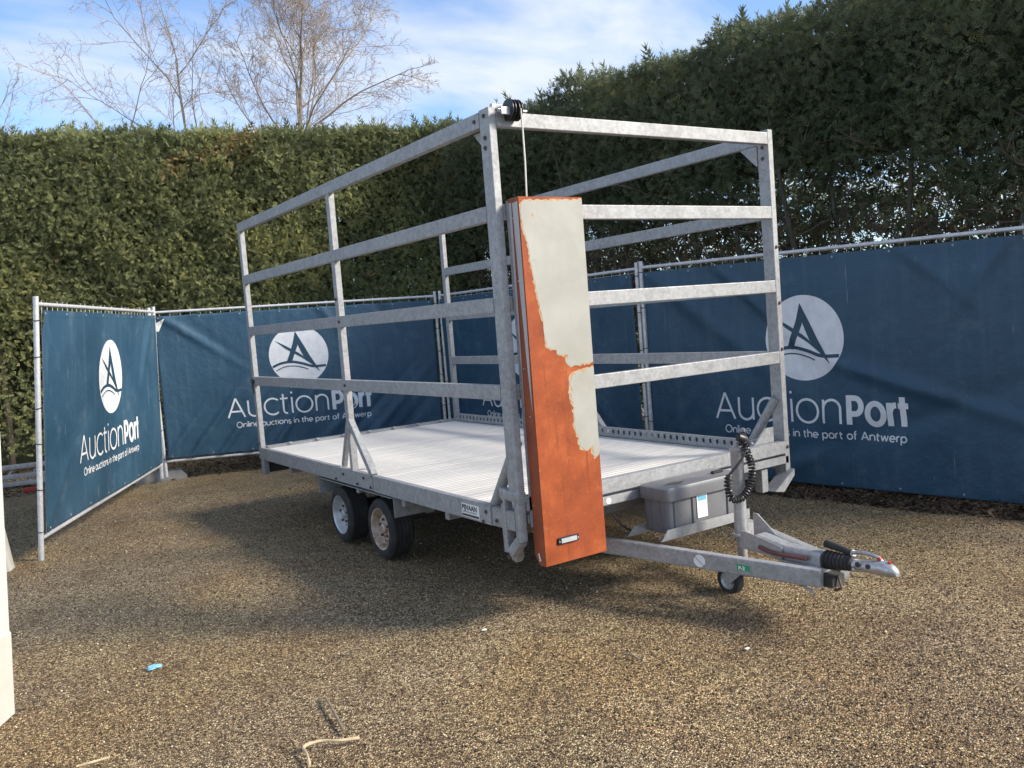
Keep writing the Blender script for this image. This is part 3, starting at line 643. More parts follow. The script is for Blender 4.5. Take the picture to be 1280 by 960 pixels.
fo4 = [(.3, 1.75, .80, -.60, .09, 1.5, .03), (.75, 1.8, .78, -.62, .07, 1.1, -.022), (1.0, 1.8, .72, -.69, .06, .8, .024), (2.2, .95, .95, -.3, .06, 1.2, .03), (2.0, .35, .93, .36, .09, 1.3, -.03), (1.5, .12, .9, .4, .07, .9, .024), (2.6, 1.85, .75, -.65, .05, .6, .018), (3.3, 1.9, -.6, -.8, .05, .6, .018), (.1, .1, .6, .8, .05, .6, .018)]
fo1 = [(.05, 1.75, .6, -.8, .05, .7, .014), (3.3, 1.75, -.6, -.8, .06, .7, .02), (3.1, 1.75, -.5, -.85, .05, .6, -.016), (.1, .1, .7, .7, .06, .7, .012), (3.3, .1, -.7, .7, .05, .7, .014)]
P_F1 = Panel((-1.885, 4.08, .165), (-.30, 7.28, .20), (-1.885+n1v.x*.17, 4.08+n1v.y*.17, 2.04), (-.30+n1v.x*.10, 7.28+n1v.y*.10, 2.05), n1v, waves(1, .007, fo1))
P_F2 = Panel((-.24, 7.345, .225), (3.06, 6.28, .17), (-.24, 7.345, 2.045), (3.06, 6.28, 2.01), -f2n, waves(2, .012, fo2))
d3v = Vector((3.40-3.10, 2.78-6.22, 0)).normalized(); n3v = Vector((d3v.y, -d3v.x, 0))
P_F3 = Panel((3.10, 6.22, .13), (3.395, 2.752, .09), (3.10, 6.22, 2.01), (3.395, 2.752, 2.03), n3v, waves(3, .012, fo1))
P_F4 = Panel((3.405, 2.70, .06), (3.97, -.75, .025), (3.405, 2.70, 2.035), (3.97, -.75, 1.985), -f4n, waves(4, .014, fo4))
fence(P_F1, 'leftmost fence panel with navy banner, turned sideways, pale end post in the gravel', 0.0, .05, 1)
_, cl2 = fence(P_F2, 'sunlit fence panel with navy banner behind the left rear of the trailer', .05, .05, 2)
fence(P_F3, 'shaded fence panel with navy banner seen through the trailer behind its right side', .05, .05, 3)
fence(P_F4, 'shaded fence panel with navy banner at the right, its emblem beside the trailer post', .02, .01, 4, low=-.012, up_=.04)
# white folded corner of the second banner
OFF = Vector((P_F2.b0.x, P_F2.b0.y, 0)); m = MB(); P_F2.shape(m, [(.03, 1.60), (.09, 1.585), (.17, 1.74), (.05, 1.68)], .014, 2); m.build('folded_corner', M['white_scrap'], cl2); OFF = Vector((0, 0, 0))
# concrete feet of the fences
def foot(loc, rz, label):
    m = MB(); m.prism([(-.34, 0), (.34, 0), (.34, .05), (.29, .13), (-.29, .13), (-.34, .05)], (0, .11, 0), (1, 0, 0), (0, 0, 1), .22)
    for x in (-.2, -.07, .07, .2): m.lathe([(.128, .03), (.134, .03), (.134, .024), (.11, .024)], (x, 0, 0), (0, 0, 1), 10)
    o = m.build('fence_foot', M['concrete'], None, bevel=.008); o.location = loc; o.rotation_euler = (0, 0, rz); tag(o, label, 'concrete block', 'concrete feet of the fences')
foot((-.30, 7.55, -.02), R(-18), 'concrete foot at the corner between the two left fence panels')
foot((3.09, 6.25, -.02), R(10), 'concrete foot at the back corner behind the trailer')
foot((3.40, 2.74, -.03), R(5), 'concrete foot between the two shaded right fence panels')
foot((3.93, -.82, -.02), R(8), 'dark concrete foot at the right edge of the photo')

# ------------------------------------------------------------------ trailer (coordinates: x across, y backwards, z from deck level)
TR = empty('flatbed_trailer', (1.075, 2.1, 0), 'galvanised tandem-axle flatbed trailer with a tall rail cage and rusty orange cover', 'trailer'); OFF = Vector((1.075, 2.1, -G))
W, L, T = 2.15, 4.35, 2.078; Z2, Z3, Z4 = 1.60, 1.128, .668; RH = .08; YM = 2.19
gm, gd, gn = M['galv'], M['galv_dull'], M['galv_new']
def tb(name, p0, p1, w_, h, upv=(0, 0, 1), mat=None, par=None, r=.004):
    m = MB(); m.beam(p0, p1, w_, h, upv, r); return m.build(name, mat or gm, par or TR, ang=18)
def bolt_mesh():
    m = MB(); c = OFF; m.lathe([(0, .0125), (.002, .0125), (.002, .009), (.009, .009), (.010, .007)], c, (-1, 0, 0), 6); return m.build('bolt', M['rust_bolt'], TR)
BOLT = None
def bolt(x, y, z, rot=None, par=None):
    global BOLT
    loc = Vector((x, y, z))-OFF
    if BOLT is None: BOLT = bolt_mesh(); BOLT.location = loc; return
    dup(BOLT, par or TR, loc, rot)
FRONT = (0, 0, R(90))                                       # bolt on a face looking to the front
# corner and middle posts
pw, pd = .045, .09
for x in (pw/2, W-pw/2):
    tb('post', (x, pd/2, .10 if x < 1 else -.147), (x, pd/2, T+.006), pw, pd, (0, 1, 0))
    tb('post', (x, L-.03, -.01), (x, L-.03, T-.003), pw, .06, (0, 1, 0))
    tb('post', (x+(.003 if x < 1 else -.003), YM, .33 if x < 1 else 0), (x+(.003 if x < 1 else -.003), YM, T-RH+.01), pw, .06, (0, 1, 0))
# side rails (left and right) and front rails
for x in (.02, W-.02):
    tb('top_rail', (x, pd+.0015, T-RH/2), (x, L+.002, T-RH/2), .042, RH)
    for z in (Z2, Z3, Z4): tb('side_rail', (x, pd+.0015, z-RH/2), (x, L-.0615, z-RH/2), .042, RH)
tb('top_rail', (pw+.001, .024, T-.012-.0375), (W-pw-.001, .024, T-.012-.0375), .045, .075)
for z in (Z2, Z3, Z4): tb('front_rail', (pw+.001, .022, z-RH/2), (W-pw-.001, .022, z-RH/2), .04, .078)
# gussets in the upper corners of the posts
for x, sx in ((pw, 1), (W-pw-.008, 1)):
    m = MB(); m.prism([(.09, T-RH), (.26, T-RH), (.26, T-RH+.02), (.09, T-RH-.11)] if False else [(.09, T-.085), (.23, T-.085), (.10, T-.21), (.09, T-.21)], (x+.002, 0, 0), (0, 1, 0), (0, 0, 1), .006); m.build('gusset', gm, TR)
for dy, dz in ((.022, -.03), (.024, -.14), (.028, -.19)): bolt(0, dy+.02, T+dz)
bolt(0, .135, T-.04)
for z in (T-.10, T-.17): bolt(W-pw, .05, z)
for z in (1.25, .80): bolt(0, YM, z) if z > 1 else None
for z in (Z3-.04, Z4-.04): bolt(-.001, YM-.03, z)
for z in (1.34, .98, .68, .04): bolt(W-.02, 0, z, FRONT)
bolt(0, L-.03, .62); bolt(0, L-.03, .04)
# tripod foot of the middle posts
for x, s in ((.022, 1), (W-.022, -1)):
    tb('brace', (x+.0, YM-.01, .37), (x-.004*s, YM-.35, -.0), .045, .045, (1, 0, 0))
    tb('brace', (x+.0, YM+.01, .37), (x+.05*s, YM+.30, -.0), .04, .035, (1, 0, 0))
    tb('brace', (x+.004*s, YM, .36), (x+.004*s, YM, -.0), .05, .04, (0, 1, 0))
    tb('brace', (x+.015*s, YM-.01, .35), (x+.14*s, YM-.02, -.0), .035, .03, (0, 1, 0))
# round braces at the front posts
for x in (.05, W-.05):
    m = MB(); m.tube([(x, .05, .36), (x, .31, -.0)], .030, 16); m.build('brace', gd, TR)
# deck frame: side beams in two lengths, end beams
for x0, x1 in ((0, .05), (W-.05, W)):
    m = MB(); m.box(x0, x1, .285, 1.829, -.112, 0); m.build('side_beam', gm, TR, bevel=.005)
    m = MB(); m.box(x0+.002, x1-.002, 1.832, L+.02, -.108, .002); m.build('side_beam', gm, TR, bevel=.005)
    m = MB(); m.box(x0+.003, x1-.003, .05, .282, -.110, -.004); m.build('side_beam', gm, TR, bevel=.005)
for y, z in ((2.35, -.04), (2.10, -.085), (1.98, -.03), (1.87, -.085), (.335, -.04), (.37, -.10), (.23, -.075), (2.5, -.09)): bolt(0, y, z)
m = MB(); m.box(pw+.003, W-pw-.003, -.012, .045, .0, .080); m.build('front_beam', gm, TR, bevel=.004)
m = MB(); m.box(.055, W-.012, .0, .05, -.069, -.018); m.build('front_beam', gm, TR, bevel=.004)
m = MB(); m.box(.053, W-.053, L-.10, L+.018, -.10, .010); m.build('rear_beam', gd, TR, bevel=.004)
for i in range(7):
    m = MB(); m.box(.25+.27*i, .25+.27*i+.035, L-.12, L-.085, .011, .026); m.build('lashing_ring', gn, TR, bevel=.003)
# ribbed aluminium planks across the deck
npk = 27; y0, y1 = .05, L-.105; pwid = (y1-y0)/npk; prof = []; nr = 3
for i in range(nr):
    a = pwid*i/nr; b = pwid/nr; prof += [(a+.003, -.0045), (a+.005, 0.), (a+b-.005, 0.), (a+b-.003, -.0045)]
prof = [(.002, -.022)]+prof+[(pwid-.002, -.022)]
m = MB(); n = len(prof); x0, x1 = .054, W-.094
m.add([OFF+Vector((x, y, z)) for x in (x0, x1) for y, z in prof], [(i, (i+1) % n, n+(i+1) % n, n+i) for i in range(n)]+[tuple(range(n))[::-1], tuple(range(n, 2*n))])
pk = m.build('deck_plank', M['deck'], TR, smooth=False); pk.location = Vector((0, y0, -.006))-OFF
for i in range(1, npk): dup(pk, TR, Vector((random.uniform(-.003, .003), y0+pwid*i, -.006+random.uniform(-.0015, .0015)))-OFF)
# perforated angle along the right edge of the deck
m = MB(); nh = 62; ya, yb = .12, L-.12; hz0, hz1 = 0., .075; xx = W-.09
def cell(y0_, y1_):
    a = [(y0_, hz0), (y1_, hz0), (y1_, hz1), (y0_, hz1)]; c = (y0_+y1_)/2; w2 = (y1_-y0_)*.2; b = [(c-w2, .026), (c+w2, .026), (c+w2, .058), (c-w2, .058)]
    vs_ = [(xx, y, z) for y, z in a+b]+[(xx+.006, y, z) for y, z in a+b]; fs = []
    for i in range(4):
        j = (i+1) % 4; fs += [(i, j, 4+j, 4+i), (8+i, 12+i, 12+j, 8+j), (4+i, 4+j, 12+j, 12+i)]
    fs += [(2, 3, 11, 10), (0, 1, 9, 8)]; m.add(vs_, fs)
for i in range(nh): cell(ya+(yb-ya)*i/nh, ya+(yb-ya)*(i+1)/nh)
m.box(xx+.006, W-.052, ya, yb, .066, .072); m.build('perforated_rail', gm, TR, smooth=False)
m = MB(); m.box(W-.30, W-.10, .05, .14, .02, .10); m.prism([(0, 0), (.2, 0), (.2, .10), (.12, .10)], (W-.30, .045, .08), (1, 0, 0), (0, 0, 1), .008); m.build('corner_bracket', gd, TR, bevel=.004)
# chassis under the deck
for x in (.42, W-.42): tb('chassis_beam', (x, .06, -.19), (x, L-.2, -.19), .06, .14, mat=gd)
for y in (.25, .9, 1.5, 2.25, 3.0, 3.7): tb('cross_member', (.06, y, -.145), (W-.06, y, -.145), .05, .07, mat=gd)
for y in (1.89, 2.60):
    m = MB(); m.tube([(.20, y, -.34), (W-.20, y, -.34)], .038, 10); m.build('axle', M['dark_steel'], TR)
    for x in (.42, W-.42): tb('axle_mount', (x, y-.07, -.29), (x, y+.07, -.29), .07, .09, mat=gd)
m = MB(); m.tube([(1.15, .02, -.20), (1.15, .8, -.20)], .09, 20); m.build('air_tank', gd, TR)
# wheels
def wheel(x, y, s, rimmat, lab=None, rimlab=None):
    wc = Vector((x, y, .215-G)); ax = (s, 0, 0); e = bpy.data.objects.new('wheel', None); COL.objects.link(e); e.parent = TR; e.location = wc-OFF
    sv = OFF.copy()
    globals()['OFF'] = wc
    hw = .09; m = MB()
    pr_ = [(-.07, .140), (-.088, .155), (-.09, .178), (-.083, .198), (-.070, .208)]
    for g in range(5):
        c = -.056+g*.028; pr_ += [(c-.010, .2135), (c+.010, .2135), (c+.011, .207), (c+.017, .207)]
    pr_ = pr_[:-2]+[(.070, .208), (.083, .198), (.09, .178), (.088, .155), (.07, .140)]
    m.lathe(pr_, wc, ax, 48, False); ty = m.build('tyre', M['rubber'], e)
    m = MB(); m.lathe([(.062, .139), (.080, .152), (.084, .150), (.078, .140), (.060, .134), (.030, .128), (.020, .118), (.028, .100), (.045, .085), (.048, .060), (.040, .045), (.040, .036), (.062, .034), (.066, .028), (.066, 0)], wc, ax, 40, False)
    m.lathe([(-.07, .139), (-.07, .13), (.02, .124)], wc, ax, 40, False); rm = m.build('rim', rimmat, e)
    for k_ in range(5):
        t_ = 2*math.pi*k_/5+.3; m = MB(); m.lathe([(.044, .011), (.060, .011), (.063, .007)], wc+Vector((0, .064*math.cos(t_), .064*math.sin(t_))), ax, 6); m.build('wheel_nut', M['rust_bolt'], rm)
    for k_ in range(8):
        t_ = 2*math.pi*(k_+.5)/8; m = MB(); q = wc+Vector((0, .105*math.cos(t_), .105*math.sin(t_))); m.lathe([(.0275, .011), (.0295, .0105), (.0295, 0)], q, ax, 10); m.build('vent_hole', M['black_plastic'], rm)
    if rimlab: rm['label'] = rimlab
    globals()['OFF'] = sv
wheel(.135, 1.895, -1, M['rimr'], None, 'rusty cream painted rim'); wheel(.135, 2.615, -1, M['rim'], None, 'clean silver rim')
wheel(W-.135, 1.895, 1, M['rim']); wheel(W-.135, 2.615, 1, M['rim'])
# mudguard plates and flaps
for x0, x1 in ((.02, .33), (W-.33, W-.02)):
    for y in (1.565, 2.93):
        m = MB(); m.box(x0, x1, y, y+.006, -.262, -.10); m.box(x0, x1, y-.03, y-.0005, -.108, -.10); m.build('mud_flap', gm, TR, bevel=.001)
    m = MB(); m.prism([(0, -.11), (.10, -.11), (.10, -.20), (.05, -.27), (0, -.24)], (x0+.33, 1.30, 0), (1, 0, 0), (0, 0, 1), .01); m.build('hanger_plate', gd, TR)
    m = MB(); m.box(x0, x1, 1.60, 2.90, -.135, -.128); m.build('mudguard', gd, TR, bevel=.001)
# rear lamp bar hanging under the back edge
for x in (.0, W-.055):
    m = MB(); m.box(x+.004, x+.05, L-.10, L-.01, -.245, -.11); m.build('rear_bracket', gm, TR, bevel=.003)
m = MB(); m.box(.056, W-.056, L-.06, L-.03, -.235, -.115); m.build('lamp_bar', M['dark_steel'], TR, bevel=.003)
# right front lower bracket
m = MB(); m.prism([(W-.21, -.225), (W-.01, -.10), (W-.01, -.145), (W-.12, -.24)], (0, .06, 0), (1, 0, 0), (0, 0, 1), .10); m.build('corner_bracket', gm, TR, bevel=.003)
m = MB(); m.prism([(W-.26, -.08), (W-.20, -.08), (W-.20, -.23), (W-.26, -.23)], (0, .08, 0), (1, 0, 0), (0, 0, 1), .06); m.build('corner_bracket', gd, TR, bevel=.003)
# clamp hooks at the foot of the left front post
m = MB(); m.beam((.022, .155, .095), (.022, .155, -.235), .05, .042, (0, 1, 0)); m.build('clamp_upright', gm, TR)
m = MB(); m.prism([(.126, -.22), (.184, -.22), (.19, -.27), (.175, -.30), (.165, -.285), (.15, -.305), (.135, -.29), (.12, -.27)], (.046, 0, 0), (0, 1, 0), (0, 0, 1), .045); m.build('clamp_shoe', gm, TR, bevel=.003)
m = MB(); m.beam((.022, .18, .085), (.022, .0, .075), .052, .055, (0, 0, 1)); m.build('clamp_head', gm, TR)
m = MB(); m.beam((.022, .026, .05), (.022, .026, -.16), .048, .042, (0, 1, 0)); m.build('clamp_upright', gm, TR)
m = MB(); m.beam((.02, .12, -.235), (.02, .03, -.155), .05, .055, (0, 0, 1)); m.build('clamp_link', gm, TR)
for y, z in ((.125, -.255), (.165, .04)): bolt(-.002, y, z)
# orange cover over the lift mast
CV = bpy.data.objects.new('mast_cover', None); COL.objects.link(CV); CV.parent = TR; CV.location = (0, 0, 0); CV['label'] = 'tall orange sheet-metal cover with peeling cream paint'
cx0, cx1, cyf, cz0, cz1 = .074, .482, -.10, -.286, 1.622
m = MB(); m.box(cx0, cx1, cyf, cyf+.004, cz0, cz1); m.build('front_sheet', M['orange'], CV, bevel=.0015)
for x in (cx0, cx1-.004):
    m = MB(); m.prism([(cyf+.0045, cz0), (-.045, cz0), (-.005, cz0+.05), (-.005, cz1), (cyf+.0045, cz1)], (x, 0, 0), (0, 1, 0), (0, 0, 1), .004); m.build('side_sheet', M['orange_shaded'], CV)
m = MB(); m.box(cx0+.0045, cx1-.0045, cyf+.0045, -.005, cz1-.004, cz1); m.build('top_sheet', M['orange'], CV)
m = MB(); m.box(cx0-.014, cx0-.0005, -.012, -.008, cz0+.2, cz1-.01); m.build('flange', M['galv_dull'], CV)
def ragged(P, jit, seg, seed):
    rr = random.Random(seed); o_ = []
    for i, a in enumerate(P):
        b = P[(i+1) % len(P)]; a = Vector(a); b_ = Vector(b); n = max(1, int((b_-a).length/seg)); straight = (a.x > .47 and b_.x > .47)
        for k_ in range(n):
            q = a.lerp(b_, k_/n); j = 0 if straight else jit; o_.append((min(q.x+rr.gauss(0, j), cx1-.001), q.y+rr.gauss(0, j)))
    return o_
pA = [(.084, 1.583), (.087, 1.483), (.113, 1.362), (.129, 1.22), (.154, 1.075), (.175, .951), (.178, .851), (.241, .834), (.244, .812), (.316, .798), (.292, .766), (.332, .737), (.4805, .752), (.4805, .80), (.4805, 1.10), (.4805, 1.607), (.338, 1.604), (.185, 1.60), (.11, 1.602)]
pB = [(.315, .675), (.339, .703), (.4805, .722), (.4805, .456), (.4795, .256), (.442, .23), (.427, .297), (.392, .281), (.351, .30), (.345, .356), (.322, .402), (.328, .517), (.311, .574)]
def grown(P, d, seed):
    rr = random.Random(seed); Q = ragged(P, .002, .014, seed); o_ = []; n = len(Q); ar = sum(Q[i][0]*Q[(i+1) % n][1]-Q[(i+1) % n][0]*Q[i][1] for i in range(n)); sg = 1 if ar > 0 else -1
    for i in range(n):
        t_ = Vector(Q[(i+1) % n])-Vector(Q[i-1]); t_ = t_.normalized() if t_.length > 1e-6 else Vector((1, 0)); q = Vector(Q[i])+Vector((t_.y, -t_.x))*sg*d*rr.uniform(.2, 1.7)
        o_.append((max(cx0+.004, min(q.x, cx1-.0012)), min(q.y, cz1-.004)))
    return o_
m = MB(); m.prism(grown(pA, .006, 5), (0, cyf-.0001, 0), (1, 0, 0), (0, 0, 1), .0003); m.build('primer_edge', M['primer'], CV, smooth=False)
m = MB(); m.prism(grown(pB, .007, 6), (0, cyf-.0001, 0), (1, 0, 0), (0, 0, 1), .0003); m.build('primer_edge', M['primer'], CV, smooth=False)
m = MB(); m.prism(ragged(pA, .0035, .018, 1), (0, cyf-.0005, 0), (1, 0, 0), (0, 0, 1), .0008); m.prism(ragged(pB, .006, .014, 2), (0, cyf-.0005, 0), (1, 0, 0), (0, 0, 1), .0008); m.build('peeling_paint', M['cream'], CV, smooth=False)
m = MB(); m.prism([(-.093, 1.60), (-.045, 1.595), (-.05, 1.3), (-.06, 1.0), (-.072, .7), (-.085, .52), (-.088, .7), (-.093, 1.0)], (cx0-.0005, 0, 0), (0, 1, 0), (0, 0, 1), -.0008)
m.prism([(-.036, 1.60), (-.008, 1.60), (-.008, .30), (-.014, .6), (-.022, .9), (-.03, 1.25)], (cx0-.0005, 0, 0), (0, 1, 0), (0, 0, 1), -.0008); m.build('peeling_paint', M['greyp'], CV, smooth=False)
m = MB(); m.box(.155, .295, cyf-.010, cyf-.0005, -.185, -.148); hold = m.build('lamp_holder', M['black_plastic'], CV, bevel=.004)
m = MB(); m.box(.172, .278, cyf-.016, cyf-.0105, -.180, -.153); m.build('lamp_lens', M['reflector'], hold, bevel=.003)
for x in (.164, .286): m = MB(); m.lathe([(0, .005), (.003, .005)], (x, cyf-.0105, -.167), (0, -1, 0), 8); m.build('screw', M['zinc'], hold)
for y, z in ((-.03, .03), (-.04, 1.52), (-.05, 1.2), (-.035, .75), (-.06, .5)): m = MB(); m.lathe([(0, .006), (.003, .004)], (cx0-.001, y, z), (-1, 0, 0), 8); m.build('rivet', M['zinc'], CV)
m = MB(); m.prism([(-.06, -.26), (-.045, -.22), (-.038, -.225), (-.048, -.262), (-.02, -.272)], (cx0-.0006, 0, 0), (0, 1, 0), (0, 0, 1), -.001); m.build('paint_chip', M['white_sticker'], CV)
# sheave and cable at the top of the left front post
SH = bpy.data.objects.new('sheave', None); COL.objects.link(SH); SH.parent = TR; SH.location = (0, 0, 0)
for x in (.110, .150):
    m = MB(); m.lathe([(-.012, .044), (-.010, .054), (-.007, .054), (-.004, .044), (.004, .044), (.007, .054), (.010, .054), (.012, .044)], (x, -.03, T-.010), (1, 0, 0), 28); m.lathe([(-.017, .02), (.017, .02)], (x, -.03, T-.010), (1, 0, 0), 12); m.build('sheave_wheel', M['black_plastic'], SH)
m = MB(); m.tube([(.04, -.03, T-.012), (.215, -.03, T-.012)], .009, 10); m.build('axle_pin', M['zinc'], SH)
tb('sheave_bracket', (.046, -.052, T-.02), (.13, -.052, T-.02), .008, .04, (0, 0, 1), gn, SH); tb('sheave_bracket', (.046, .04, T+.02), (.13, .03, T+.012), .03, .03, (0, 0, 1), gn, SH)
m = MB(); m.tube([(.15, -.076, T-.010), (.152, -.076, T-.10), (.156, -.07, 1.80), (.158, -.055, 1.6)], .0045, 8); m.build('lift_cable', M['rope'], TR)
# draw bar: two channels to the coupling
for s in (1, -1):
    X = lambda x: 1.075+s*(x-1.075)
    p0, p1 = Vector((X(.60), .10, -.307)), Vector((X(.985), -1.10, -.348)); tb('draw_bar', p0, p1, .05, .088, (0, 0, 1), gm, r=.008)
# storage box on two angle irons
SB = bpy.data.objects.new('storage_box', None); COL.objects.link(SB); SB.parent = TR; SB.location = (0, 0, 0); SB['label'] = 'grey plastic storage box with a lid'
bx0, bx1, by0, by1, bz0, bz1 = .815, 1.395, -.245, -.035, -.245, -.045
def tray(x0, x1, y0, y1, z0, z1, tap, r, bv):
    m = MB(); pr = []
    for cx, cy, a0 in ((x1-r, y1-r, 0), (x0+r, y1-r, 90), (x0+r, y0+r, 180), (x1-r, y0+r, 270)):
        for t_ in (0, 22.5, 45, 67.5, 90): pr.append((cx+r*math.cos(R(a0+t_)), cy+r*math.sin(R(a0+t_))))
    n = len(pr); cx, cy = (x0+x1)/2, (y0+y1)/2; lv = ((z0, tap-.01), (z0+.01, tap), (z1-bv, 1), (z1-bv*.3, 1-bv*.3), (z1, 1-bv*1.6))
    vs_ = [(cx+(x-cx)*k_, cy+(y-cy)*k_, z) for z, k_ in lv for x, y in pr]
    m.add(vs_, [(i*n+j, i*n+(j+1) % n, (i+1)*n+(j+1) % n, (i+1)*n+j) for i in range(len(lv)-1) for j in range(n)]+[tuple(range(n))[::-1], tuple(range((len(lv)-1)*n, len(lv)*n))]); return m
body = tray(bx0, bx1, by0, by1, bz0, bz1, .98, .03, .004).build('box_body', M['boxp'], SB)
lid = tray(bx0-.018, bx1+.018, by0-.018, by1+.012, bz1-.012, bz1+.062, 1, .035, .022).build('box_lid', M['boxp'], SB)
for i in range(8): m = MB(); x = bx0+.04+i*.07; m.box(x, x+.016, by0-.007, by0+.01, bz0+.02, bz1-.015); m.build('rib', M['boxp'], body, bevel=.004) if i in (0, 2, 6) else None
m = MB(); m.box(bx0-.006, bx0+.01, by0+.06, by0+.075, bz0+.02, bz1-.015); m.box(bx0-.006, bx0+.01, by1-.075, by1-.06, bz0+.02, bz1-.015); m.build('rib', M['boxp'], body, bevel=.004)
m = MB(); m.box(1.035, 1.115, by0-.0035, by0-.002, bz0+.055, bz0+.19); lb = m.build('paper_label', M['white_sticker'], body); 
m = MB(); m.box(1.042, 1.108, by0-.0045, by0-.0037, bz0+.152, bz0+.178); m.build('label_header', M['blue_ink'], lb)
m = MB()
for k_ in range(5): m.box(1.046, 1.046+.05*random.uniform(.6, 1.1), by0-.0045, by0-.0037, bz0+.075+.014*k_, bz0+.079+.014*k_)
m.build('label_print', M['greyp'], lb)
m = MB(); m.box(bx1-.14, bx1-.05, by0+.07, by0+.10, bz1+.0625, bz1+.078); m.build('handle', M['black_plastic'], lid, bevel=.006)
# puddled dirt on the lid: thin uneven film
m = MB(); pts = [(bx0+.13+.07*math.cos(a)*(1+.25*math.sin(3*a)), by0+.07+.028*math.sin(a)*(1+.3*math.cos(4*a))) for a in [2*math.pi*k_/22 for k_ in range(22)]]
m.prism(pts, (0, 0, bz1+.0622), (1, 0, 0), (0, 1, 0), .0008); m.build('dirt_patch', M['dark_steel'], lid)
def angle_iron(p0, p1, h, name='box_support'):
    p0 = Vector(p0); p1 = Vector(p1); d = (p1-p0); l = d.length; d.normalize(); nn = Vector((-d.y, d.x, 0))
    m = MB(); m.prism([(0, 0), (l, 0), (l, h), (.05, h)], p0, d, (0, 0, 1), .004); m.prism([(0, 0), (l, 0), (l, .05), (.02, .05)], p0+Vector((0, 0, .0005)), d, nn, .004); m.build(name, gn, TR)
angle_iron((.735, -.262, -.262), (1.44, -.262, -.262), .056); angle_iron((.69, -.035, -.262), (1.5, -.035, -.262), .05)
# jockey wheel
JW = bpy.data.objects.new('jockey_wheel', None); COL.objects.link(JW); JW.parent = TR; JW.location = (0, 0, 0)
jx, jy = 1.115, -.49
m = MB(); m.lathe([(-.262, .046), (-.252, .046), (-.247, .0355), (-.10, .0345), (.20, .0345), (.205, .038), (.222, .038), (.222, .0)], (jx, jy, 0), (0, 0, 1), 24); m.build('outer_tube', gn, JW)
m = MB(); m.tube([(jx, jy, -.25), (jx, jy, -.47)], .026, 16); m.build('inner_tube', gd, JW)
m = MB(); m.box(jx-.035, jx+.035, jy-.02, jy+.10, -.475, -.465)
for x in (jx-.04, jx+.034): m.prism([(jy-.02, -.465), (jy+.10, -.465), (jy+.115, -.545), (jy+.085, -.555)], (x, 0, 0), (0, 1, 0), (0, 0, 1), .006)
m.build('fork', gd, JW)
jc = (jx, jy+.10, -G+.078)
m = MB(); m.lathe([(-.028, .05), (-.030, .068), (-.022, .078), (.022, .078), (.030, .068), (.028, .05)], jc, (1, 0, 0), 28, False); m.build('tyre', M['rubber'], JW)
m = MB(); m.lathe([(-.026, .05), (-.020, .045), (-.012, .02), (-.034, .016), (-.034, 0)], jc, (1, 0, 0), 24, False); m.lathe([(-.01, .05), (.026, .05), (.02, .02), (.034, .016), (.034, 0)], jc, (1, 0, 0), 24, False); m.build('rim', M['rim'], JW)
m = MB(); m.lathe([(0, .012), (.03, .012)], (jx, jy, .222), (0, 0, 1), 12); m.tube([(jx, jy, .245), (jx+.02, jy-.01, .262), (jx+.10, jy+.03, .268), (jx+.10, jy+.03, .31)], .008, 8); m.build('crank', gn, JW)
m = MB(); m.box(jx+.03, jx+.11, jy-.02, jy+.045, -.30, -.20); m.build('clamp', gd, JW, bevel=.004)
# coiled electric cable and plug hanging at the front edge
cpath = spline([(1.112, -.54, .262), (1.132, -.548, .20), (1.163, -.55, .107), (1.136, -.555, .023), (1.062, -.56, -.036), (.992, -.55, -.030), (.985, -.535, .03), (1.0, -.53, .09)], 10)
P = [Vector(q) for q in cpath]; cum = [0]
for a, b in zip(P, P[1:]): cum.append(cum[-1]+(b-a).length)
def along(s):
    i = max(0, min(len(P)-2, next((k_ for k_ in range(len(cum)-1) if cum[k_+1] >= s), len(P)-2))); t_ = (s-cum[i])/max(1e-6, cum[i+1]-cum[i]); return P[i].lerp(P[i+1], t_), (P[i+1]-P[i]).normalized()
hel = []; turns = 30; npt = turns*10
for k_ in range(npt+1):
    q, d = along(cum[-1]*k_/npt); a = Vector((0, 1, 0)); a = (a-d*a.dot(d)).normalized(); b = d.cross(a); t_ = 2*math.pi*turns*k_/npt; hel.append(q+(a*math.cos(t_)+b*math.sin(t_))*.017)
m = MB(); m.tube(hel, .0058, 6); m.build('coiled_cable', M['black_plastic'], TR)
hel = []; q0, q1 = Vector((1.13, -.42, -.03)), Vector((1.19, -.43, -.20))
for k_ in range(101): q = q0.lerp(q1, k_/100)+Vector((.02*math.sin(k_/30), 0, 0)); t_ = 2*math.pi*10*k_/100; hel.append(q+Vector((math.cos(t_)*.02, math.sin(t_)*.02, 0)))
m = MB(); m.tube(hel, .0058, 6); m.build('coiled_cable', M['black_plastic'], TR)
m = MB(); m.tube(spline([(1.0, -.53, .09), (1.05, -.55, .14), (1.10, -.555, .19), (1.125, -.54, .24), (1.15, -.52, .30), (1.17, -.45, .27)], 6), .007, 7); m.build('cable', M['black_plastic'], TR)
m = MB(); m.tube([(1.09, -.53, .285), (1.12, -.54, .27), (1.15, -.54, .235)], [.022, .027, .02], 12); m.build('plug', M['black_plastic'], TR)
m = MB(); m.tube(spline([(.62, -.01, -.12), (.66, -.03, -.19), (.75, -.02, -.24), (.85, .02, -.27)], 6), .006, 6); m.build('cable', M['black_plastic'], TR)
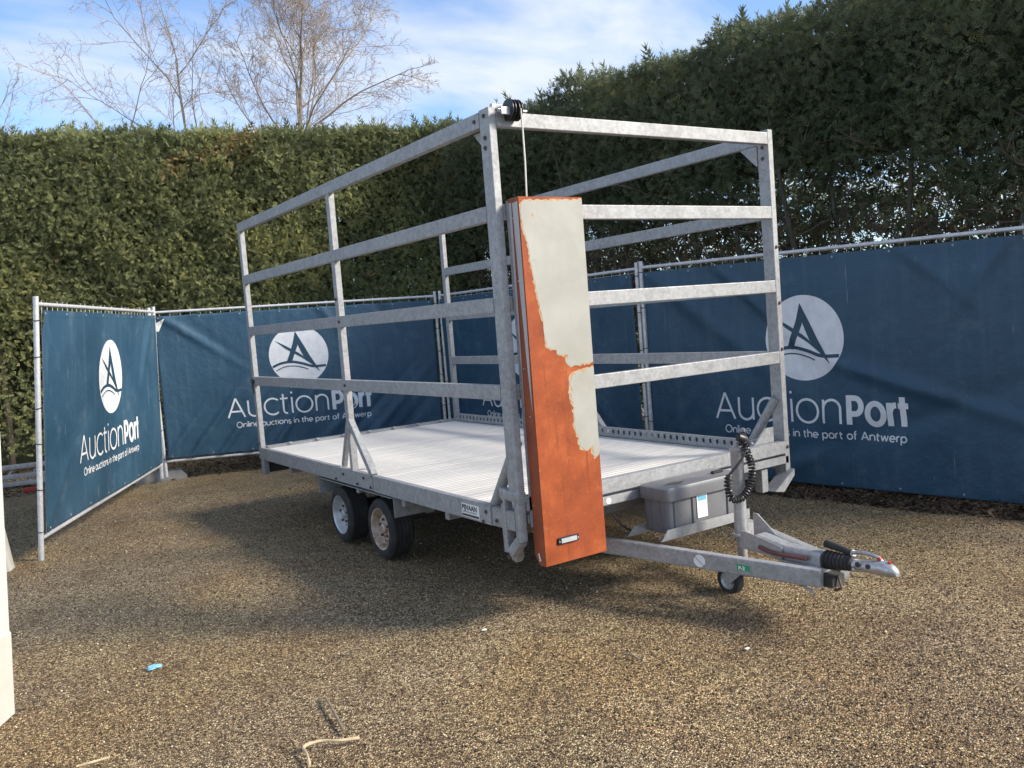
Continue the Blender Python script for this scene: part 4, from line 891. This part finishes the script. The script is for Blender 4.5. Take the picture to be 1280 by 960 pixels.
# overrun coupling
CP = bpy.data.objects.new('coupling', None); COL.objects.link(CP); CP.parent = TR; CP.location = (0, 0, 0)
m = MB(); c = 1.075
sec = [(-.66, .050, -.30, -.215), (-.74, .050, -.31, -.228), (-.84, .047, -.33, -.245), (-1.06, .045, -.34, -.245)]
vs_ = []
for y, h, z0, z1 in sec: vs_ += [(c-h, y, z0), (c+h, y, z0), (c+h, y, z1-.012), (c+h-.012, y, z1), (c-h+.012, y, z1), (c-h, y, z1-.012)]
m.add(vs_, [(i*6+j, i*6+(j+1) % 6, (i+1)*6+(j+1) % 6, (i+1)*6+j) for i in range(len(sec)-1) for j in range(6)]+[tuple(range(6))[::-1], tuple(range(18, 24))]); m.build('housing', gn, CP, bevel=.003)
for x, zt in ((c-.056, -.205), (c+.050, -.13)):
    m = MB(); m.prism([(-.57, -.30), (-.57, zt), (-.60, zt), (-.72, -.225), (-.84, -.25), (-.84, -.31)], (x, 0, 0), (0, 1, 0), (0, 0, 1), .006); m.build('side_plate', gn, CP)
m = MB(); m.box(c-.05, c+.05, -1.06, -.80, -.345, -.338); m.box(c-.075, c-.048, -1.06, -.84, -.315, -.308); m.build('flange', gn, CP)
m = MB(); m.tube(spline([(c-.064, -.70, -.27), (c-.066, -.8, -.285), (c-.066, -1.0, -.277)], 4), .011, 8); m.build('brake_rod', M['red_brown'], CP)
pr_ = []
for k_ in range(8): y = .02*k_; pr_ += [(y, .038-.0012*k_), (y+.005, .047-.0015*k_), (y+.013, .047-.0015*k_), (y+.018, .038-.0012*k_)]
m = MB(); m.lathe(pr_, (c, -1.062, -.282), (0, -1, .05), 24); m.build('bellows', M['rubber'], CP)
m = MB(); m.box(c-.06, c+.04, -1.135, -1.03, -.40, -.345); m.build('shock_mount', M['dark_steel'], CP, bevel=.004); m = MB(); m.tube([(c-.02, -1.14, -.34), (c-.02, -1.16, -.40), (c-.02, -1.12, -.42)], .008, 6); m.build('safety_hook', M['rust_bolt'], CP)
# coupling head
m = MB(); hs = [(-1.215, .027, -.302, -.250), (-1.26, .031, -.304, -.246), (-1.33, .034, -.302, -.236), (-1.38, .037, -.302, -.228), (-1.42, .031, -.299, -.240), (-1.445, .016, -.292, -.262)]; vs_ = []
for y, h, z0, z1 in hs:
    zc, hz = (z0+z1)/2, (z1-z0)/2; vs_ += [(c+h*math.cos(a)*(1 if abs(math.cos(a)) < .9 else 1), y, zc+hz*math.sin(a)) for a in [2*math.pi*k_/16 for k_ in range(16)]]
n = 16; m.add(vs_, [(i*n+j, i*n+(j+1) % n, (i+1)*n+(j+1) % n, (i+1)*n+j) for i in range(len(hs)-1) for j in range(n)]+[tuple(range(n))[::-1], tuple(range(5*n, 6*n))]); hd = m.build('coupling_head', M['zinc'], CP, ang=60)
for y, z, rr_ in ((-1.262, -.262, .013), (-1.315, -.262, .012), (-1.238, -.292, .010)): m = MB(); m.lathe([(0, rr_), (.006, rr_), (.008, rr_*.6)], (c-.031, y, z), (-1, 0, 0), 8); m.build('head_bolt', M['dark_steel'] if y < -1.25 else gn, hd)
m = MB(); m.tube(spline([(c, -1.37, -.238), (c, -1.345, -.219), (c, -1.28, -.212), (c, -1.21, -.222)], 5), .0095, 8); m.build('latch_handle', M['zinc'], CP)
m = MB(); m.tube([(c, -1.362, -.232), (c, -1.352, -.219)], .0115, 8); m.tube([(c, -1.405, -.246), (c, -1.407, -.229)], .009, 8); m.build('indicator', M['red'], CP)
m = MB(); m.tube([(c+.02, -1.05, -.208), (c+.02, -1.10, -.214), (c+.02, -1.20, -.230)], [.020, .019, .015], 12); m.build('brake_lever', M['rubber'], CP)
m = MB(); m.lathe([(-.006, .012), (-.006, .017), (.006, .017), (.006, .012)], (c+.02, -1.205, -.231), (0, -1, -.15), 12); m.build('lever_ring', M['white_sticker'], CP)
m = MB(); m.tube(spline([(c-.04, -.85, -.36), (c-.05, -.95, -.42), (c-.02, -1.0, -.46)], 5), .007, 6); m.build('breakaway_bracket', gn, CP)
# stickers and lettering
def letters(txt, size, mat, par, mw, name='lettering'):
    cu = bpy.data.curves.new('txt', 'FONT'); cu.body = txt; cu.size = size; cu.offset = .0012*size/.03; cu.resolution_u = 3; ob = bpy.data.objects.new('txt', cu); COL.objects.link(ob)
    bpy.context.view_layer.update(); me = bpy.data.meshes.new_from_object(ob.evaluated_get(bpy.context.evaluated_depsgraph_get())); bpy.data.objects.remove(ob)
    for v in me.vertices: v.co = (mw @ v.co)-OFF
    me.materials.clear(); me.name = name; return link(name, me, mat, par)
def frame(o_, e1, e2):
    e1 = Vector(e1).normalized(); e2 = Vector(e2).normalized(); n_ = e1.cross(e2); return Matrix(((e1.x, e2.x, n_.x, o_[0]), (e1.y, e2.y, n_.y, o_[1]), (e1.z, e2.z, n_.z, o_[2]), (0, 0, 0, 1)))
m = MB(); m.box(-.0016, -.0004, .41, .605, -.098, -.022); plate = m.build('maker_plate', M['white_sticker'], TR)
letters('PIJVAAN', .046, M['black_ink'], plate, frame((-.0022, .600, -.058), (0, -1, 0), (0, 0, 1)) @ Matrix.Diagonal((.98, .9, 1, 1)))
m = MB(); m.box(-.0024, -.0018, .415, .60, -.094, -.082); m.box(-.0024, -.0018, .44, .60, -.068, -.066); m.box(-.0024, -.0018, .44, .60, -.074, -.072); m.build('printed_band', M['black_ink'], plate)
db = (Vector((.985, -1.10, -.348))-Vector((.60, .10, -.307))).normalized(); dbn = Vector((db.y, -db.x, 0)).normalized()
if dbn.x > 0: dbn = -dbn
def on_bar(t_, z, out): q = Vector((.60, .10, -.307)).lerp(Vector((.985, -1.10, -.348)), t_); return q+dbn*(.025+out)+Vector((0, 0, z))
m = MB(); m.lathe([(0, .033), (.0012, .033)], on_bar(.50, .0, .0006), dbn, 28); st = m.build('round_sticker', M['white_sticker'], TR)
m = MB(); m.beam(on_bar(.478, .024, .0026), on_bar(.522, -.026, .0026), .0012, .003, dbn, .0004); m.build('sticker_line', M['black_ink'], st)
a = on_bar(.665, .014, .0006); b = on_bar(.72, .014, .0006); m = MB(); m.prism([(0, -.030), ((b-a).length, -.030), ((b-a).length, 0), (0, 0)], a, (b-a).normalized(), (0, 0, 1), .0012 if (b-a).cross(Vector((0, 0, 1))).dot(dbn) > 0 else -.0012); gs = m.build('green_sticker', M['green_sticker'], TR)
letters('P-3', .026, M['white_sticker'], gs, frame(on_bar(.672, -.012, .0026), db, (0, 0, 1)))
m = MB(); m.lathe([(0, .018), (.0012, .018)], (.60, -.0006, -.044), (0, -1, 0), 20); m.build('round_sticker', M['white_sticker'], TR)
# black strap tied round the rear left post
m = MB(); m.tube([(.022+.032*math.cos(a), L-.03+.04*math.sin(a), Z4-.04+.008*math.sin(3*a)) for a in [2*math.pi*k_/16 for k_ in range(16)]], .016, 7, closed=True); m.tube([(-.012, L-.04, Z4-.04), (-.016, L-.045, Z4-.10), (-.01, L-.04, Z4-.16)], [.012, .007, .006], 6); m.build('strap', M['black_plastic'], TR)
OFF = Vector((0, 0, 0))

# ------------------------------------------------------------------ things at the left edge
BD = empty('white_hoarding', (-2.35, .81, 0), 'scuffed white board standing upright at the left edge of the photo', 'hoarding'); OFF = Vector((-2.35, .81, 0))
bd = Vector((-.48, -.877, 0)); bt = Vector((.02, .0, .08))
def bpanel(a0, a1, z0, z1, out, th, name, mat):
    n_ = Vector((-bd.y, bd.x, 0)); n_ = n_ if n_.x > 0 else -n_; lean = Vector((.064, 0, 1.0)); o_ = OFF+bd*a0+n_*out+lean*z0
    m = MB(); m.prism([(0, 0), (a1-a0, 0), (a1-a0, z1-z0), (0, z1-z0)], o_, bd, lean, th); return m.build(name, mat, BD, bevel=.003)
bpanel(-.006, .9, .38, 1.30, 0, -.03, 'upper_sheet', M['board']); lp = bpanel(-.004, .9, .005, .385, .003, -.035, 'lower_sheet', M['cream_board'])
hn = Vector((.877, -.48, 0))
for k_ in range(16):
    z = .46+.052*k_; m = MB(); q = OFF+bd*(.015+.01*random.random())+hn*.0335*0+Vector((.064, 0, 1))*z
    m.lathe([(-.003, .0045), (.004, .0045)], q+hn*.001, hn, 8); m.build('hole', M['black_ink'], BD)
m = MB(); q = OFF+bd*.055+Vector((.877, -.48, 0))*.0135+Vector((.065, 0, 1))*.22
m.tube([q+bd*(.028*math.cos(a))+Vector((.0, 0, .022*math.sin(a)))+Vector((.065, 0, 0))*.022*math.sin(a) for a in [2*math.pi*k_/16 for k_ in range(16)]], .002, 4, closed=True); m.build('pen_mark', M['black_ink'], lp)
OFF = Vector((0, 0, 0))
m = MB(); m.beam((-2.13, 3.97, .0), (-2.20, 4.0, .62), .05, .14, (.3, 1, 0)); o = m.build('white_board', M['cream_board'], None); tag(o, 'narrow cream board leaning behind the white upright board at the left edge', 'board')
RK = empty('metal_rack', (-1.75, 8.7, 0), 'dull metal frame lying on the ground beyond the leftmost fence post', 'metal frame'); OFF = Vector((-1.75, 8.7, 0))
e1 = Vector((.98, -.2, 0)); a = Vector((-2.6, 8.95, 0)); b = Vector((-1.0, 8.62, 0))
for z in (.06, .15, .27): m = MB(); m.beam(a+Vector((0, 0, z)), b+Vector((0, 0, z)), .05, .06); m.build('rail', gd, RK)
for s in (.1, .45, .62, .9): m = MB(); q = a.lerp(b, s); m.beam(q+Vector((0, 0, .05)), q+Vector((.14, -.03, .27)), .03, .03, (0, 1, 0)); m.build('strut', gd, RK)
OFF = Vector((0, 0, 0))
m = MB(); m.prism([(-.09, -.03), (.06, -.05), (.1, .02), (.0, .05), (-.08, .04)], (-1.62, 8.2, .01), (1, 0, 0), (0, 1, 0), .05); o = m.build('red_rag', M['red'], None, bevel=.01); tag(o, 'faded red scrap lying by the leftmost fence', 'scrap')

# ------------------------------------------------------------------ litter on the gravel
def crumple(loc, r, mat, label, cat, seed, name):
    rr = random.Random(seed); bm = bmesh.new(); bmesh.ops.create_icosphere(bm, subdivisions=2, radius=r)
    for v in bm.verts: v.co *= rr.uniform(.6, 1.15); v.co.z *= .35; v.co.x *= 1.5
    me = bpy.data.meshes.new(name); bm.to_mesh(me); bm.free(); o = link(name, me, M[mat]); o.location = loc; tag(o, label, cat)
crumple((-1.693, .899, .010), .027, 'blue_litter', 'crumpled light blue wrapper on the gravel at lower left', 'litter', 1, 'blue_wrapper')
crumple((-.202, .119, .008), .012, 'white_scrap', 'tiny white scrap on the gravel below the trailer', 'litter', 2, 'paper_scrap')
crumple((.55, -1.0, .008), .011, 'white_scrap', 'small pale stone chip in the foreground right of centre', 'litter', 4, 'stone_chip')
def stick(pts, rad, mat, label, name='stick', group='sticks on the gravel'):
    m = MB(); m.tube(spline([Vector(p_) for p_ in pts], 6), rad, 7); o = m.build(name, M[mat], None); tag(o, label, 'stick', group)
stick([(-1.168, -.097, .012), (-1.19, -.22, .018), (-1.215, -.36, .014), (-1.235, -.47, .010)], .006, 'twig', 'dark curved twig in the foreground pointing up')
stick([(-1.446, -.64, .010), (-1.425, -.56, .016), (-1.415, -.50, .022), (-1.35, -.50, .022), (-1.28, -.545, .018), (-1.21, -.565, .012)], [.006, .006, .007, .0075, .0065, .006, .0055, .0055, .006, .007, .0055, .007, .007, .0065, .007, .0075, .0065, .006, .006, .006, .0065, .0055, .006, .0065, .0065, .006, .007, .0075, .007, .007, .005], 'pale_stick', 'pale hooked stick lying across the foreground')
stick([(-2.16, .0, .010), (-2.04, -.016, .012)], .005, 'pale_stick', 'short pale stick at the bottom left edge')
sk = [(-1.55, 1.0), (-.85, .35), (-.3, -.25), (-1.0, .9), (-.1, 1.0), (-1.3, .45), (.1, -.7), (-.75, -.3), (-1.0, 5.2), (-.7, 5.0), (-1.25, 3.2), (2.6, 1.2), (3.0, .4), (3.2, -.4), (2.7, -.6), (-.6, 2.2)]
wh = ['left of centre', 'below the wheels', 'under the orange cover', 'near the blue wrapper', 'beside the trailer shadow', 'beside the wrapper', 'right of the foreground', 'above the pale stick', 'by the left fence', 'in front of the left fence', 'in the sunlit gravel at left', 'behind the coupling', 'before the right fence', 'at the foot of the right fence', 'right of the coupling', 'left of the wheels']
for i, ((x, y), wl) in enumerate(zip(sk, wh)):
    a = random.uniform(0, 6.28); l = random.uniform(.03, .07); d = Vector((math.cos(a), math.sin(a), 0))*l; c = Vector((x, y, .010))
    stick([c-d, c+Vector((-d.y, d.x, 0))*.15+Vector((0, 0, .006)), c+d], random.uniform(.0025, .0045), 'twig', 'tiny dark twig on the gravel '+wl, 'twig')
